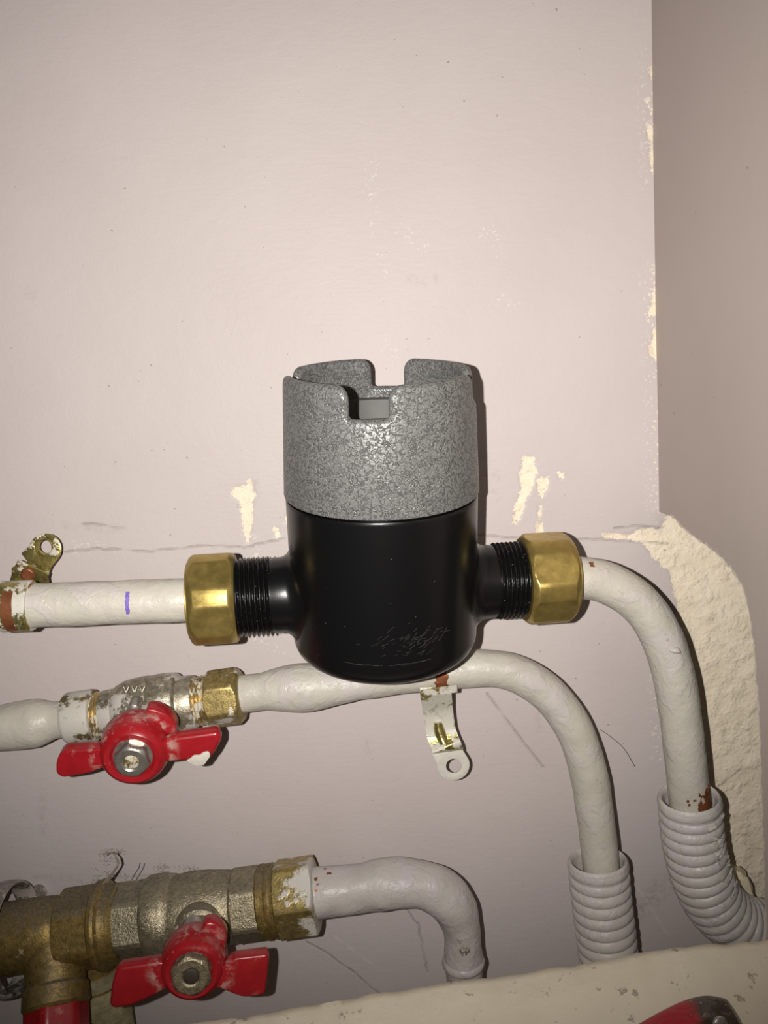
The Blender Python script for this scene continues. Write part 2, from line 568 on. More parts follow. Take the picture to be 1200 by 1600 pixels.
def poly_sdf(X, Z, poly):
    P = np.array(poly)
    d = np.full(X.shape, 1e9)
    inside = np.zeros(X.shape, bool)
    n = len(P)
    for i in range(n):
        a, b = P[i], P[(i + 1) % n]
        e = b - a
        wx, wz = X - a[0], Z - a[1]
        t = np.clip((wx * e[0] + wz * e[1]) / (e @ e + 1e-12), 0, 1)
        d = np.minimum(d, np.hypot(wx - e[0] * t, wz - e[1] * t))
        c = ((a[1] <= Z) & (b[1] > Z)) | ((b[1] <= Z) & (a[1] > Z))
        xi = a[0] + (Z - a[1]) / (e[1] if abs(e[1]) > 1e-12 else 1e-12) * e[0]
        inside ^= c & (X < xi)
    return np.where(inside, -d, d)

def line_sdf(X, Z, pts):
    P = np.array(pts)
    d = np.full(X.shape, 1e9)
    for a, b in zip(P[:-1], P[1:]):
        e = b - a
        wx, wz = X - a[0], Z - a[1]
        t = np.clip((wx * e[0] + wz * e[1]) / (e @ e + 1e-12), 0, 1)
        d = np.minimum(d, np.hypot(wx - e[0] * t, wz - e[1] * t))
    return d

def axis_coords(lo, hi, step, far):
    c = list(np.arange(lo, hi + step / 2, step))
    return np.array([lo - far, lo - far / 2] + c + [hi + far / 2, hi + far])

xs = axis_coords(-0.36, 0.40, 0.00125, 0.6)
zs = axis_coords(-0.62, 0.32, 0.00125, 0.5)
xs = xs[xs < 0.75]
X, Z = np.meshgrid(xs, zs)
Yw = np.zeros_like(X)
for fx, fz, am, ph in ((9, 7, .0010, 0.3), (17, 23, .0005, 1.2), (41, 33, .00025, 2.2), (5, 13, .0008, 4.0)):
    Yw += am * np.sin(fx * X + ph) * np.cos(fz * Z + ph * 1.7)

CHIPS = [
    [(362, 772), (368, 760), (384, 758), (392, 748), (398, 772), (394, 800), (391, 846), (385, 851), (379, 820), (376, 782)],
    [(819, 713), (834, 714), (839, 742), (830, 765), (822, 780), (818, 800), (806, 822), (801, 808), (806, 790), (814, 772), (812, 745)],
    [(841, 748), (858, 747), (857, 763), (848, 776), (839, 768)],
    [(842, 790), (846, 792), (845, 812), (841, 806)],
    [(838, 818), (848, 817), (848, 838), (838, 836)],
    [(872, 740), (880, 739), (880, 748), (874, 748)],
    [(428, 826), (436, 824), (437, 838), (430, 840)],
    [(444, 806), (452, 804), (452, 818), (446, 816)],
    [(1014, 104), (1019, 104), (1022, 120), (1018, 122)],
    [(1010, 158), (1014, 150), (1014, 166), (1020, 176), (1020, 182), (1013, 172)],
    [(1010, 192), (1020, 196), (1024, 268), (1019, 268), (1015, 225)],
    [(1025, 440), (1027, 492), (1010, 496), (1018, 480)],
    [(1022, 510), (1027, 512), (1027, 566), (1022, 560), (1014, 545), (1019, 530)],
    [(940, 833), (985, 836), (1000, 826), (1030, 826), (1044, 806), (1075, 820), (1110, 830), (1400, 830), (1400, 1750), (1230, 1750),
     (1150, 1470), (1100, 1420), (1085, 1340), (1060, 1250), (1060, 1150), (1056, 1060), (1062, 980), (1056, 935), (1046, 893),
     (1020, 872), (1006, 850), (985, 842), (945, 842)],
]
chip = np.full(X.shape, 1e3)
for c in CHIPS:
    chip = np.minimum(chip, poly_sdf(X, Z, [wxz(*p) for p in c]))
FLECKS = [[(1018, 90), (1022, 280)], [(1022, 430), (1028, 800)], [(1030, 1010), (1034, 1180)], [(582, 260), (580, 300), (586, 350)],
          [(590, 362), (592, 368)], [(628, 360), (645, 372), (662, 384)], [(594, 400), (602, 424)], [(742, 365), (772, 362), (780, 392)],
          [(785, 468), (808, 478)], [(606, 536), (610, 552)], [(120, 855), (160, 850)], [(390, 990), (440, 1020)], [(395, 845), (400, 870)]]
fleck = np.full(X.shape, 1e3)
for i, c in enumerate(FLECKS):
    off = 0.0 if i in (0, 1, 2) else 0.004
    fleck = np.minimum(fleck, line_sdf(X, Z, [wxz(*p) for p in c]) + off)
DIRT = [([(752, 712), (758, 722)], 6), ([(745, 750), (775, 742)], 5), ([(768, 772), (774, 776)], 5), ([(398, 752), (400, 768)], 3),
        ([(571, 1160), (574, 1172)], 4), ([(66, 1250), (68, 1300)], 4), ([(842, 1105), (844, 1140)], 3), ([(640, 436), (680, 437)], 3),
        ([(40, 455), (48, 460)], 4), ([(1040, 1380), (1000, 1420)], 20), ([(1130, 1015), (1150, 1018)], 5), ([(1110, 965), (1114, 968)], 3),
        ([(100, 822), (190, 826)], 2), ([(55, 1370), (120, 1372)], 3)]
dirt = np.full(X.shape, 1e3)
for c, w in DIRT:
    dirt = np.minimum(dirt, line_sdf(X, Z, [wxz(*p) for p in c]) - w * 0.00036)
CRACKS = [[(92, 862), (150, 857), (240, 861), (310, 852), (380, 855), (445, 842)], [(742, 836), (800, 842), (900, 843), (980, 846), (1045, 850)],
          [(960, 826), (1000, 822), (1040, 824)], [(635, 1420), (655, 1450), (664, 1500), (668, 1520)], [(130, 818), (195, 824)],
          [(480, 1472), (540, 1510), (600, 1560)], [(1095, 1240), (1130, 1228), (1160, 1205)], [(760, 1085), (850, 1200)]]
crack = np.full(X.shape, 1e3)
for c in CRACKS:
    pts = [wxz(*p) for p in c]
    dense = []
    for a, b in zip(pts[:-1], pts[1:]):
        for k in range(6):
            t = k / 6
            dense.append((a[0] + (b[0] - a[0]) * t + random.uniform(-.0006, .0006), a[1] + (b[1] - a[1]) * t + random.uniform(-.0006, .0006)))
    crack = np.minimum(crack, line_sdf(X, Z, dense + [pts[-1]]))
scratch = np.full(X.shape, 1e3)
for c in ([(990, 1380), (1012, 1410), (1044, 1462)], [(520, 1462), (580, 1505)], [(1105, 905), (1098, 950), (1094, 985)]):
    scratch = np.minimum(scratch, line_sdf(X, Z, [wxz(*p) for p in c]))
Yw += np.where(chip < 0, 0.0006, 0.0)

nz, nx = X.shape
verts = np.stack([X, Yw, Z], -1).reshape(-1, 3)
idx = np.arange(nz * nx).reshape(nz, nx)
quads = np.stack([idx[:-1, :-1], idx[:-1, 1:], idx[1:, 1:], idx[1:, :-1]], -1).reshape(-1, 4)
me = bpy.data.meshes.new('wall_back')
me.from_pydata(verts.tolist(), [], quads.tolist())
for nm, arr in (('chip', chip), ('fleck', fleck), ('dirt', dirt), ('crack', crack), ('scratch', scratch)):
    a = me.attributes.new(nm, 'FLOAT', 'POINT')
    a.data.foreach_set('value', np.minimum(arr, 1.0).reshape(-1).astype(np.float32))
me.polygons.foreach_set('use_smooth', [True] * len(me.polygons))
me.materials.append(WALL)
wall_back = bpy.data.objects.new('wall_back', me)
COL.objects.link(wall_back)
wall_back['kind'] = 'structure'
wall_back['label'] = 'lilac painted back wall with chipped paint and bare cream plaster'

# ------------------------------------------------------------------ side wall: a painted partition with a rounded notch for the pipes
cA, cB = U(1018, 0, 0), U(1030, 800, 0)
slope = (cA.x - cB.x) / (cA.z - cB.z)
def side_pt(px, py):
    d = cam_rot @ Vector(((px - 600) / F_PX, -(py - 800) / F_PX, -1.0))
    # plane x = cB.x + slope * (z - cB.z)
    t = (cB.x + slope * (CAM_POS.z - cB.z) - CAM_POS.x) / (d.x - slope * d.z)
    p = CAM_POS + d * t
    return (p.y, p.z)
notch = [side_pt(*p) for p in ((1044, 805), (1056, 814), (1068, 827), (1084, 840), (1102, 852), (1122, 868), (1142, 890), (1158, 915),
                               (1169, 950), (1176, 1000), (1181, 1060), (1185, 1130), (1188, 1210), (1191, 1300), (1194, 1400), (1197, 1480), (1200, 1560))]
dense = []
for a, b in zip(notch[:-1], notch[1:]):
    for k in range(4):
        t = k / 4
        dense.append((a[0] + (b[0] - a[0]) * t + random.uniform(-.0008, .0008), a[1] + (b[1] - a[1]) * t + random.uniform(-.0008, .0008)))
dense.append(notch[-1])
y_end, z_end = dense[-1]
outline = [(0.004, 0.85), (0.004, cB.z)] + dense + [(y_end - 0.01, -0.95), (-1.1, -0.95), (-1.1, 0.85)]
bm = bmesh.new()
vs = [bm.verts.new((cB.x + slope * (z - cB.z), y, z)) for y, z in outline]
es = [bm.edges.new((vs[i], vs[(i + 1) % len(vs)])) for i in range(len(vs))]
bmesh.ops.triangle_fill(bm, edges=es, use_beauty=True)
# finer triangles near the notch so that the chipped edge can follow it
for _ in range(5):
    le = [e for e in bm.edges if e.calc_length() > 0.02 and min(v.co.z for v in e.verts) < 0.25 and max(v.co.y for v in e.verts) > -0.25]
    bmesh.ops.subdivide_edges(bm, edges=le, cuts=1)
    bmesh.ops.triangulate(bm, faces=bm.faces)
ex = bmesh.ops.extrude_face_region(bm, geom=list(bm.faces))
for q in ex['geom']:
    if isinstance(q, bmesh.types.BMVert):
        q.co.x += 0.014
bmesh.ops.recalc_face_normals(bm, faces=bm.faces)
me = bpy.data.meshes.new('wall_right')
bm.to_mesh(me)
bm.free()
co = np.zeros(len(me.vertices) * 3)
me.vertices.foreach_get('co', co)
co = co.reshape(-1, 3)
ed = line_sdf(co[:, 1], co[:, 2], dense)
at = me.attributes.new('edge', 'FLOAT', 'POINT')
at.data.foreach_set('value', ed.astype(np.float32))
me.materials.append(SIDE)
wr = bpy.data.objects.new('wall_right', me)
COL.objects.link(wr)
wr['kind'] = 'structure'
wr['label'] = 'taupe side wall with a rounded notch cut out for the pipes'

# ------------------------------------------------------------------ cream ledge in front of the lower pipes
def ledge():
    n = 150
    edge = catmull([U(-120, 1652, -.150), U(120, 1620, -.150), U(250, 1599, -.150), U(400, 1575, -.150), U(480, 1563, -.150), U(620, 1540, -.150), U(750, 1520, -.150),
                    U(870, 1502, -.150), U(990, 1483, -.150), U(1090, 1470, -.150), U(1200, 1459, -.150)], 14)
    V, Fc = [], []
    rows = [(0.0, -0.20), (0.0, -0.012), (-0.0006, -0.004), (-0.003, -0.0008), (-0.008, 0.0)] + [(-0.008 - 0.012 * k, -0.0042 * k) for k in range(1, 12)] + [(-0.146, -0.052), (-0.150, -0.07), (-0.150, -0.20)]
    for j, (dy, dz) in enumerate(rows):
        for p in edge:
            q = p + Vector((0, dy, dz))
            top = 1.0 if 1 <= j <= len(rows) - 3 else 0.0
            q.z += top * (0.0016 * mnoise.noise(q * 35) + 0.0007 * mnoise.noise(q * 140))
            q.y += top * 0.0013 * mnoise.noise(Vector((q.x * 120, 3.3, j * .2)))
            V.append(q)
    m = len(edge)
    for j in range(len(rows) - 1):
        for i in range(m - 1):
            Fc.append((j * m + i, j * m + i + 1, (j + 1) * m + i + 1, (j + 1) * m + i))
    Fc.append(tuple(j * m for j in range(len(rows))))
    Fc.append(tuple(j * m + m - 1 for j in reversed(range(len(rows)))))
    Fc.append(tuple(range(m - 1, -1, -1)) + tuple((len(rows) - 1) * m + i for i in range(m)))
    return V, Fc
led = mk('pipe_boxing', ledge(), LEDGE, None, 50)
tag(led, 'lumpy cream painted boxing across the bottom right, in front of the pipes', 'boxing')

# ------------------------------------------------------------------ the inline filter: black cast body, grey hammered cap
DY = -0.070
nl, nr = U(344, 932, DY - .0085), U(854, 906, DY + .0085)
DX = (nr - nl).normalized()
TILT = R(8.5)
_up = Vector((0, -math.sin(TILT), math.cos(TILT)))
DZ = (_up - DX * _up.dot(DX)).normalized()
_ln = Matrix.Rotation(R(-0.8), 3, DX.cross(DZ) * -1)
DX, DZ = _ln @ DX, _ln @ DZ
DYv = DZ.cross(DX)
DO = U(600, 919, DY)
dm = Matrix.Translation(DO) @ Matrix((DX, DYv, DZ)).transposed().to_4x4()
dev = empty('inline_filter', mat=dm)
tag(dev, 'black cylindrical inline water filter with a grey hammered notched cap', 'water filter')
Lm = Matrix.Identity(4)
RB, RC = 0.0480, 0.0487
ZJ, ZT, ZB = 0.0530, 0.1130, -0.0335

def cap_shape():
    th = 0.0050
    rr = th / 2
    notch_w, notch_d, fr = 0.0195, 0.0148, 0.0044
    rot0 = R(-90 - 12.0)           # first notch faces the room, turned slightly left
    pts = []                       # unrolled boundary (arc length at RC, height)
    quarter = RC * math.pi / 2
    ht = ZT - rr
    hw = notch_w / 2 + rr
    for q in range(4):
        c = q * quarter
        zb = ht - notch_d
        seg = []
        seg += [(c - hw - fr + fr * math.sin(R(a)), ht - fr + fr * math.cos(R(a))) for a in range(0, 91, 15)]
        seg += [(c - hw, ht - fr - (notch_d - 2 * fr - .0006) * k / 4) for k in (1, 2, 3)]
        seg += [(c - hw + fr - fr * math.cos(R(a)), zb + fr - fr * math.sin(R(a))) for a in range(0, 91, 15)]
        seg += [(c + x * (hw - fr), zb) for x in (-.6, -.2, .2, .6)]
        seg += [(c + hw - fr + fr * math.sin(R(a)), zb + fr - fr * math.cos(R(a))) for a in range(0, 91, 15)]
        seg += [(c + hw, ht - fr - (notch_d - 2 * fr - .0006) * k / 4) for k in (3, 2, 1)]
        seg += [(c + hw + fr - fr * math.cos(R(a)), ht - fr + fr * math.sin(R(a))) for a in range(0, 91, 15)]
        x0, x1 = c + hw + fr, c + quarter - hw - fr
        seg += [(x0 + (x1 - x0) * k / 14, ht) for k in range(1, 14)]
        pts += seg
    n = len(pts)
    per = 4 * quarter
    V, Fc = [], []
    def W(s, h, r):
        a = rot0 + s / RC
        return Vector((r * math.cos(a), r * math.sin(a), h))
    NF = 9
    ring = []
    for i in range(n):
        a, b = Vector(pts[i - 1]), Vector(pts[(i + 1) % n])
        if i == 0:
            a = Vector((a.x - per, a.y))
        if i == n - 1:
            b = Vector((b.x + per, b.y))
        t = (b - a).normalized()
        nv = Vector((-t.y, t.x))         # out of the metal
        row = []
        for k in range(NF):
            ph = math.pi * k / (NF - 1)
            off = rr * math.sin(ph)
            r = RC - rr + rr * math.cos(ph)
            s, h = pts[i][0] + nv.x * off, pts[i][1] + nv.y * off
            row.append(len(V))
            V.append(W(s, h, r))
        ring.append(row)
    for i in range(n):
        j = (i + 1) % n
        for k in range(NF - 1):
            Fc.append((ring[i][k], ring[j][k], ring[j][k + 1], ring[i][k + 1]))
    # outer and inner skins down to the joint
    lev_o = [(ZJ + 0.0012, RC), (ZJ + 0.0003, RC - 0.0003), (ZJ, RC - 0.001)]
    zi = ZT - 0.021
    prev_o, prev_i = [r[0] for r in ring], [r[-1] for r in ring]
    for z, r in lev_o:
        cur = []
        for i in range(n):
            cur.append(len(V)); V.append(W(pts[i][0], z, r))
        for i in range(n):
            j = (i + 1) % n
            if abs(((pts[j][0] - pts[i][0]) + per) % per) > 1e-7:
                Fc.append((prev_o[i], cur[i], cur[j], prev_o[j]))
        prev_o = cur
    cur = []
    for i in range(n):
        cur.append(len(V)); V.append(W(pts[i][0], zi, RC - th))
    for i in range(n):
        j = (i + 1) % n
        if abs(((pts[j][0] - pts[i][0]) + per) % per) > 1e-7:
            Fc.append((prev_i[i], prev_i[j], cur[j], cur[i]))
    return V, Fc, (RC - th, zi)

v, f, (ri, zi) = cap_shape()
def draft(p):
    k = 1.0 - 0.058 * max(0.0, (p.z - ZJ) / (ZT - ZJ))
    return Vector((p.x * k, p.y * k, p.z))
v = [draft(p) for p in v]
ri *= 1.0 - 0.058 * (zi - ZJ) / (ZT - ZJ)
cap = mk('cap', (v, f), HAMMER, dev, 45, Lm, 'grey hammered metal cap with four notches')
cap_floor = lathe([(zi - 0.010, 0.0), (zi - 0.010, ri - 0.012), (zi - 0.009, ri - 0.009), (zi + 0.0003, ri - 0.006), (zi + 0.0006, ri + 0.0008), (zi - 0.012, ri + 0.0008), (zi - 0.013, 0.0)],
                  (0, 0, 0), (0, 0, 1), 72, up=Vector((1, 0, 0)))
mk('cap_floor', cap_floor, GREY_IN, cap, 35, Lm)

rf = 0.0100
body_prof = [(ZB, 0.0), (ZB, RB - rf)]
body_prof += [(ZB + rf - rf * math.cos(R(a)), RB - rf + rf * math.sin(R(a))) for a in range(9, 91, 9)]
body_prof += [(ZB + rf + 0.001, RB), (-0.015, RB), (0.0, RB), (0.03, RB), (ZJ - 0.0030, RB), (ZJ - 0.0018, RB), (ZJ - 0.0012, RB - 0.0003), (ZJ - 0.0010, RB - 0.0022), (ZJ + 0.0008, RB - 0.0024), (ZJ + 0.0008, 0.0)]
body = lathe(body_prof, (0, 0, 0), (0, 0, 1), 96, up=Vector((1, 0, 0)))
RN = 0.0194
def neck_root(sgn, fr=0.0060, x_out=0.0585):
    V, Fc = [], []
    n = 64
    rows = []
    for k in range(11):
        ph = R(90 - 9 * k)
        rows.append(('f', RN + fr * (1 - math.cos(ph)), fr * (1 - math.sin(ph))))
    for xo in (0.0562, x_out, x_out + .0002):
        rows.append(('s', RN if xo < x_out else RN - .0006, xo))
    for kind, r, q in rows:
        for k in range(n):
            th = 2 * math.pi * k / n
            y, z = r * math.cos(th), r * math.sin(th)
            x = (math.sqrt(max(1e-8, RB ** 2 - y * y)) + q - .0002) if kind == 'f' else q
            if kind == 's':
                x = max(x, math.sqrt(max(1e-8, RB ** 2 - y * y)) + fr + .00001 * len(V) / n)
            V.append(Vector((sgn * x, y, z)))
    for i in range(len(rows) - 1):
        for k in range(n):
            k2 = (k + 1) % n
            Fc.append((i * n + k, i * n + k2, (i + 1) * n + k2, (i + 1) * n + k))
    return V, Fc
bobj = mk('body', join(body, neck_root(1), neck_root(-1)), BLACK, dev, 40, Lm, 'glossy black cast body')

def thread(sgn, x0, x1, pitch=0.00235, r0=0.0186, r1=0.0203, n=64):
    V, Fc = [], []
    per = 10
    m = int((x1 - x0) / pitch * per)
    for i in range(m + 1):
        x = x0 + (x1 - x0) * i / m
        for k in range(n):
            th = 2 * math.pi * k / n
            ph = ((x - x0) / pitch + th / (2 * math.pi)) % 1.0
            tri = 1 - abs(2 * ph - 1)
            r = r0 + (r1 - r0) * min(1, max(0, tri * 1.35 - 0.1))
            V.append(Vector((sgn * x, r * math.cos(th), r * math.sin(th))))
    for i in range(m):
        for k in range(n):
            k2 = (k + 1) % n
            Fc.append((i * n + k, i * n + k2, (i + 1) * n + k2, (i + 1) * n + k))
    Fc.append(tuple(range(n)))
    Fc.append(tuple(m * n + k for k in range(n)))
    return V, Fc
strokes = []
for i in range(70):
    a0 = R(-90) + random.gauss(0.10, 0.24)
    z0 = random.gauss(-0.009, 0.0040)
    L = random.uniform(0.0006, 0.004)
    sl = random.gauss(0.45, 0.45)
    pts = []
    for k in range(5):
        q = L * k / 4
        a = a0 + q / RB
        pts.append(Vector((RB * math.cos(a), RB * math.sin(a), z0 + q * sl)))
    strokes.append(tube(pts, random.uniform(.00003, .00008), 5))
for i in range(7):
    a0 = R(-90) + random.uniform(-.55, .25)
    pts = [Vector((RB * math.cos(a0 + k * .04), RB * math.sin(a0 + k * .04), -.0192 + random.uniform(-.0002, .0002))) for k in range(random.randint(3, 6))]
    strokes.append(tube(pts, .00009, 5))
so = mk('scratch_marks', join(*strokes), mat_plain('scuffed_black', (0.09, 0.088, 0.085), 0.3, 0.3, 0.4, 900, 0.1), bobj, 60, Lm)
so['kind'] = 'stuff'
mk('threaded_neck', thread(-1, 0.0583, 0.088), BLACKN, dev, 50, Lm)
mk('threaded_neck', thread(1, 0.0583, 0.088), BLACKN, dev, 50, Lm)

# brass compression nuts on either end
def dev_w(x, y=0.0, z=0.0):
    return dm @ Vector((x, y, z))
def brass_nut(x0, x1, rot, label, outer_left):
    a, b = dev_w(x0), dev_w(x1)
    ax = (b - a)
    e = empty('compression_nut', a)
    if outer_left:
        nut = hex_nut(a, ax, ax.length, 0.0455, 0.0115, rot, 0.0021, 0.0035, up=-DYv, chb=0.0030)
    else:
        nut = hex_nut(a, ax, ax.length, 0.0455, 0.0115, rot, 0.0021, 0.0030, up=-DYv, chb=0.0035)
    mk('hex_body', nut, BRASS, e, 22)
    t0 = -0.0012 if outer_left else ax.length - 0.0006
    ring = lathe([(t0, 0.0112), (t0, 0.0195), (t0 + 0.0004, 0.0203), (t0 + 0.0018, 0.0203), (t0 + 0.0018, 0.0112)], a, ax, 64, closed=True)
    mk('end_face', ring, BRASS, e, 30)
    tag(e, label, 'nut', 'brass nuts on the filter')
    return e
brass_nut(-0.0985, -0.0755, R(-24), 'bright brass hexagonal nut at the left end of the black filter', True)
brass_nut(0.0735, 0.0985, R(-4), 'brass hexagonal nut at the right end of the black filter', False)

# ------------------------------------------------------------------ pipes
def pipe_obj(name, path, rad, mat, label, cat='pipe', n=40, lump=0.0, lscale=60.0, group=None, step=0.003):
    p, L = resample(path, step)
    e = empty(name, p[-1])
    mk('tube', tube(p, rad, n, True, lump, lscale), mat, e, 60)
    tag(e, label, cat, group)
    return e, p

# upper left pipe
lp = [U(-140, 953, DY - .014), U(0, 944, DY - .012), dev_w(-0.085)]
lp[0] = lp[2] + (lp[0] - lp[2]) * 2.6
lpipe, lpp = pipe_obj('painted_pipe', [lp[0].lerp(lp[2], k / 20) for k in range(21)], 0.0112, PIPE_M, 'straight white painted pipe with a violet pen mark, left of the filter', lump=0.0003, lscale=90)
ldir = (lp[2] - lp[0]).normalized()
def on_pipe(px, py=940):
    """point on the left pipe axis seen at column px"""
    px = px + 14 * (600 - px) / 590.0      # the near side of the pipe stands closer than its axis
    best = min((lp[0].lerp(lp[2], k / 4000) for k in range(4001)), key=lambda q: abs(600 + F_PX * (cam_rot.transposed() @ (q - CAM_POS)).x / depth(q) - px))
    return best
def patch_band(center, axis, r, width, a0, a1, wob=0.0004, n=14, m=6, th=0.00015):
    """a thin curved flake lying on a pipe"""
    ax = axis.normalized()
    toc = (CAM_POS - center)
    u = (toc - ax * toc.dot(ax)).normalized()
    w = ax.cross(u)
    V, Fc = [], []
    for sh in (0, 1):
        for i in range(n + 1):
            a = R(a0 + (a1 - a0) * i / n)
            w1 = width / 2 + wob * mnoise.noise(Vector((i * .9, center.x * 300, 0)))
            w2 = width / 2 + wob * mnoise.noise(Vector((i * .9, center.x * 300, 7)))
            for j in range(m + 1):
                x = -w1 + (w1 + w2) * j / m
                V.append(center + ax * x + (u * math.cos(a) + w * math.sin(a)) * (r + (th if sh == 0 else -0.0006)))
    K = (n + 1) * (m + 1)
    for i in range(n):
        for j in range(m):
            q = (i * (m + 1) + j, i * (m + 1) + j + 1, (i + 1) * (m + 1) + j + 1, (i + 1) * (m + 1) + j)
            Fc.append(q)
            Fc.append(tuple(K + t for t in reversed(q)))
    rim = [i * (m + 1) for i in range(n + 1)] + [n * (m + 1) + j for j in range(1, m + 1)] + [i * (m + 1) + m for i in range(n - 1, -1, -1)] + [j for j in range(m - 1, 0, -1)]
    for a, b in zip(rim, rim[1:] + rim[:1]):
        Fc.append((a, b, K + b, K + a))
    return V, Fc
mk('pen_mark', patch_band(on_pipe(198), ldir, 0.0113, 0.0019, -27, 32, 0.0008), INK, lpipe, 60, label='short violet pen stroke')
mk('bare_copper', patch_band(on_pipe(35), ldir, 0.0114, 0.0040, -88, -50, 0.0016), COPPER, lpipe, 60, label='bare copper where the paint is off')

# upper right pipe, bending down into a conduit
def UY(lst):
    return [U(x, y, Y) for x, y, Y in lst]
rp_path = catmull([dev_w(0.085)] + UY([(912, 903, -.0605), (955, 914, -.0600), (1000, 944, -.060), (1034, 996, -.060), (1053, 1058, -.060), (1064, 1125, -.060), (1071, 1190, -.060), (1077, 1250, -.058), (1082, 1310, -.056)]), 14)
rpipe, _ = pipe_obj('painted_pipe', rp_path, 0.0112, PIPE_M, 'white painted pipe bending down from the right end of the filter', lump=0.00035, lscale=80)
mk('bare_copper', patch_band(U(907, 904, -.0605), (rp_path[14] - rp_path[8]), 0.01135, 0.0085, -50, -33, 0.0022), COPPER, rpipe, 60, label='bare copper fleck')
pc = U(1076.5, 1242, -.0582)
rdir = (U(1077, 1250, -.058) - U(1071, 1190, -.06))
rb = [patch_band(pc + rdir.normalized() * .002, rdir, 0.01145, 0.0060, -66, -22, 0.006)]
rb += [patch_band(pc + rdir.normalized() * -.002, rdir, 0.01150, 0.0100, -74, -46, 0.006)]
for i in range(22):
    a = random.uniform(-66, 4)
    rb.append(patch_band(pc + rdir.normalized() * random.uniform(-.004 - .00008 * abs(a), .005), rdir, 0.01148, random.uniform(.0006, .0016), a, a + random.uniform(3, 9), .001, 5, 3))
mk('rust_patch', join(*rb), COPPER, rpipe, 60, label='rusty bare patch')
# paint drip on the bend
dpp = U(1046, 1016, -.0712)
mk('paint_drip', tube(resample([dpp, dpp + Vector((0.004, 0, -0.0003)), dpp + Vector((0.0062, 0.0006, -0.0022))], 0.0006)[0], lambda s, t: 0.0013 * math.sin(math.pi * min(.97, max(.06, t))) + .0004, 12), PIPE_M, rpipe, 60)

# middle pipe: from the upper ball valve, behind the filter, round and down
MY = -0.034
mp_path = catmull(UY([(362, 1087, MY), (400, 1082, MY), (440, 1077, MY), (500, 1072, MY), (560, 1064, MY), (640, 1053, MY), (720, 1046, MY), (775, 1045, MY), (822, 1060, MY), (866, 1094, MY), (900, 1146, MY - .001), (920, 1210, MY - .002), (931, 1280, MY - .003), (938, 1345, MY - .005), (945, 1420, MY - .006)]), 14)
p0 = U(362, 1087, MY)
mp = M_per_px(U(600, 1075, MY))
def mid_rad(s, t):
    b = 0.0
    x0, x1 = 0.018, 0.072
    if x0 < s < x1:
        q = (s - x0) / (x1 - x0)
        b = 0.0032 * (math.sin(math.pi * q)) ** 0.8 * (0.75 + 0.25 * math.sin(math.pi * q * 2 - .6))
    return 0.0108 + b
mpipe, _ = pipe_obj('painted_pipe', mp_path, mid_rad, PIPE_M, 'cream painted pipe passing behind the black filter and bending down', lump=0.0004, lscale=75)
mk('bare_copper', patch_band(U(688, 1049, MY), (U(720, 1046, MY) - U(640, 1053, MY)), 0.0111, 0.0065, -20, 75, 0.0022), COPPER, mpipe, 60, label='bare copper band below the filter')

# short lumpy pipe entering the upper ball valve from the left
VL = U(105, 1123, MY); VR = U(377, 1086, MY)
vdir = (VR - VL).normalized()
lp2 = [VL + vdir * (-0.385 + 0.004 * k) for k in range(99)]
def stub_rad(s, t):
    x = 0.385 - s        # distance left of the valve
    b = 0.0105
    if x > 0.006:
        b += 0.0032 * min(1, max(0, (x - 0.007) / 0.010)) * (1 - 0.35 * min(1, max(0, (x - 0.030) / 0.022)))
    return b
spipe, _ = pipe_obj('painted_pipe', lp2, stub_rad, PIPE_M, 'lumpy grey-white pipe end entering the upper ball valve from the left edge', lump=0.0006, lscale=70, step=0.0022)

# lowest pipe
BY = -0.046
BL = U(0, 1468, BY); BR = U(494, 1397, BY)
bp_path = catmull(UY([(478, 1398, BY), (505, 1394, BY), (560, 1388, BY), (615, 1380, BY), (662, 1383, BY), (698, 1402, BY), (719, 1440, BY), (724, 1485, BY), (727, 1560, BY), (730, 1640, BY)]), 14)
def bot_rad(s, t):
    return 0.0138 - 0.0030 * min(1, max(0, (s - 0.075) / 0.045)) + 0.0006 * math.sin(s * 160)
bpipe, bpp = pipe_obj('painted_pipe', bp_path, bot_rad, PIPE_OLD, 'thick grubby painted pipe bending down from the lower ball valve', lump=0.0009, lscale=85)
mk('bare_patch', patch_band(U(717, 1458, BY), Vector((0.1, 0, -1)), 0.0122, 0.0085, -24, 8, 0.003, th=.0004), GALV, bpipe, 60, label='flaked bare patch')
mk('swollen_joint', lathe([(-.0035, .0105), (-.002, .0122), (0, .0128), (.002, .0122), (.0035, .0105)], U(724, 1503, BY), Vector((0.05, 0, -1)), 36), PIPE_OLD, bpipe, 70)
rust = [patch_band(U(503 + random.uniform(0, 30), 1375 + random.uniform(-5, 40), BY) - Vector((0, 0, 0)), (bp_path[30] - bp_path[10]), 0.0143, random.uniform(.001, .0028), a, a + random.uniform(5, 12), .001) for a in (-60, -45, -30, -12, 8, -52, -20)]
mk('rust_flecks', join(*[patch_band(bp_path[i], bp_path[i + 2] - bp_path[i], 0.0142, random.uniform(.0008, .0026), a, a + random.uniform(4, 11), .001) for i, a in ((10, -60), (12, -35), (13, -20), (15, 5), (11, 15), (18, -45), (16, -64), (12, -8))]), COPPER, bpipe, 60)

